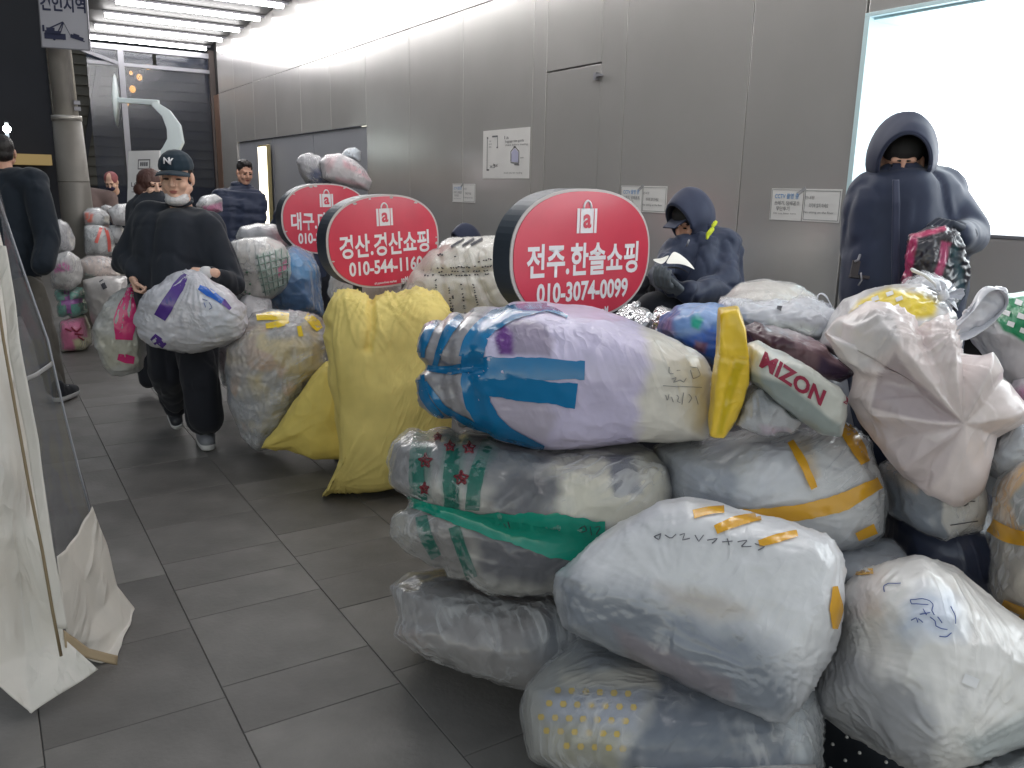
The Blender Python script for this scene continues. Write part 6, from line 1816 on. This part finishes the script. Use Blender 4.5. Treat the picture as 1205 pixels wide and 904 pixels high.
mesh_obj('trousers', mb.skin('trousers', .02, 3), M_trous, fp)

# ============================================================ TENT FLAP AT THE LEFT
M_canvas = mat('white_tarpaulin', S(214, 209, 202), .5, bump=('streak', .35, .01, (1, 1, .5)), var=.12, vscale=2.2, coat=.1)
M_vinyl = mat('clear_vinyl', S(112, 114, 120), .12, alpha=.27, bump=('film', 4, .012, (1, 1, .4)), spec=.7)
tn = thing('tent_flap', (P(40, 800, 2.7).x, P(40, 800, 2.7).y, 0), 'white tarpaulin tent flap with clear vinyl window hanging at the left edge', 'tent')
sheet('canvas', [[(-80, 200, 2.7), (-50, 220, 2.75), (-8, 250, 2.8), (4, 300, 2.82)],
                 [(-80, 400, 2.6), (-40, 400, 2.62), (-6, 400, 2.72), (12, 400, 2.76)],
                 [(-80, 560, 2.55), (-30, 560, 2.55), (10, 560, 2.6), (36, 560, 2.7)],
                 [(-80, 700, 2.5), (-30, 700, 2.5), (25, 690, 2.66), (62, 680, 2.62)],
                 [(-80, 790, 2.5), (-20, 790, 2.5), (30, 770, 2.62), (76, 752, 2.66)],
                 [(-80, 770, 2.5), (-10, 800, 2.5), (36, 842, 2.53), (116, 788, 2.62)]], M_canvas, tn, 50, 90, (.035, 3.5, 3), .003, .12)
sheet('window_hem', [[(-2, 290, 2.76), (8, 290, 2.75)], [(10, 400, 2.70), (24, 400, 2.70)], [(32, 520, 2.64), (46, 520, 2.64)], [(50, 640, 2.58), (62, 640, 2.59)], [(68, 740, 2.58), (80, 740, 2.59)]], M_canvas, tn, 6, 60, (.012, 7, 5))
MB().tube([P(x, y, dd - .08) for x, y, dd in ((-6, 330, 2.77), (4, 400, 2.74), (18, 480, 2.7), (34, 570, 2.66), (50, 650, 2.62), (62, 720, 2.6), (72, 772, 2.62))], .0045, 8).build('brown_piping', mat('brown_cord', S(128, 112, 86), .7), tn, True)
sheet('vinyl_window', [[(-10, 190, 2.85), (-4, 210, 2.9), (0, 238, 2.95)], [(22, 400, 2.8), (40, 395, 2.9), (56, 400, 2.98)], [(40, 500, 2.76), (60, 495, 2.92), (78, 495, 3.04)], [(58, 620, 2.74), (80, 612, 2.95), (106, 600, 3.12)], [(72, 700, 2.76), (90, 690, 2.92), (118, 660, 3.16)]], M_vinyl, tn, 20, 50, (.012, 4, 8), .002)
MB().tube([P(*c_) for c_ in ((-2, 232, 2.92), (28, 320, 2.93), (56, 400, 2.95), (78, 495, 3.0), (92, 550, 3.02), (106, 602, 3.05))], .004, 6).build('vinyl_edge', mat('edge_bead', S(150, 152, 160), .3), tn, True)
sheet('vinyl_seam', [[(24, 452, 2.71), (24, 446, 2.71)], [(42, 444, 2.8), (41, 439, 2.8)], [(62, 430, 2.96), (61, 425, 2.96)]], mat('seam_tape', S(150, 150, 152), .4), tn, 4, 16, (.002, 8, 2))
sheet('canvas_skirt', [[(66, 655, 2.65), (86, 636, 2.85), (105, 597, 3.07)], [(72, 700, 2.65), (98, 680, 2.85), (122, 640, 3.12)], [(76, 745, 2.68), (106, 735, 2.85), (136, 690, 3.14)], [(82, 760, 2.74), (118, 752, 2.86), (160, 716, 3.19)], [(78, 762, 2.82), (108, 778, 2.80), (138, 782, 2.85)]], M_canvas, tn, 40, 50, (.012, 5, 11))
sheet('hem_lining', [[(74, 742, 2.66), (88, 752, 2.7), (104, 764, 2.74), (138, 772, 2.82)], [(76, 762, 2.64), (90, 772, 2.68), (108, 776, 2.72), (137, 783, 2.8)]], mat('tan_lining', S(164, 146, 118), .7), tn, 16, 6, (.003, 10, 4))
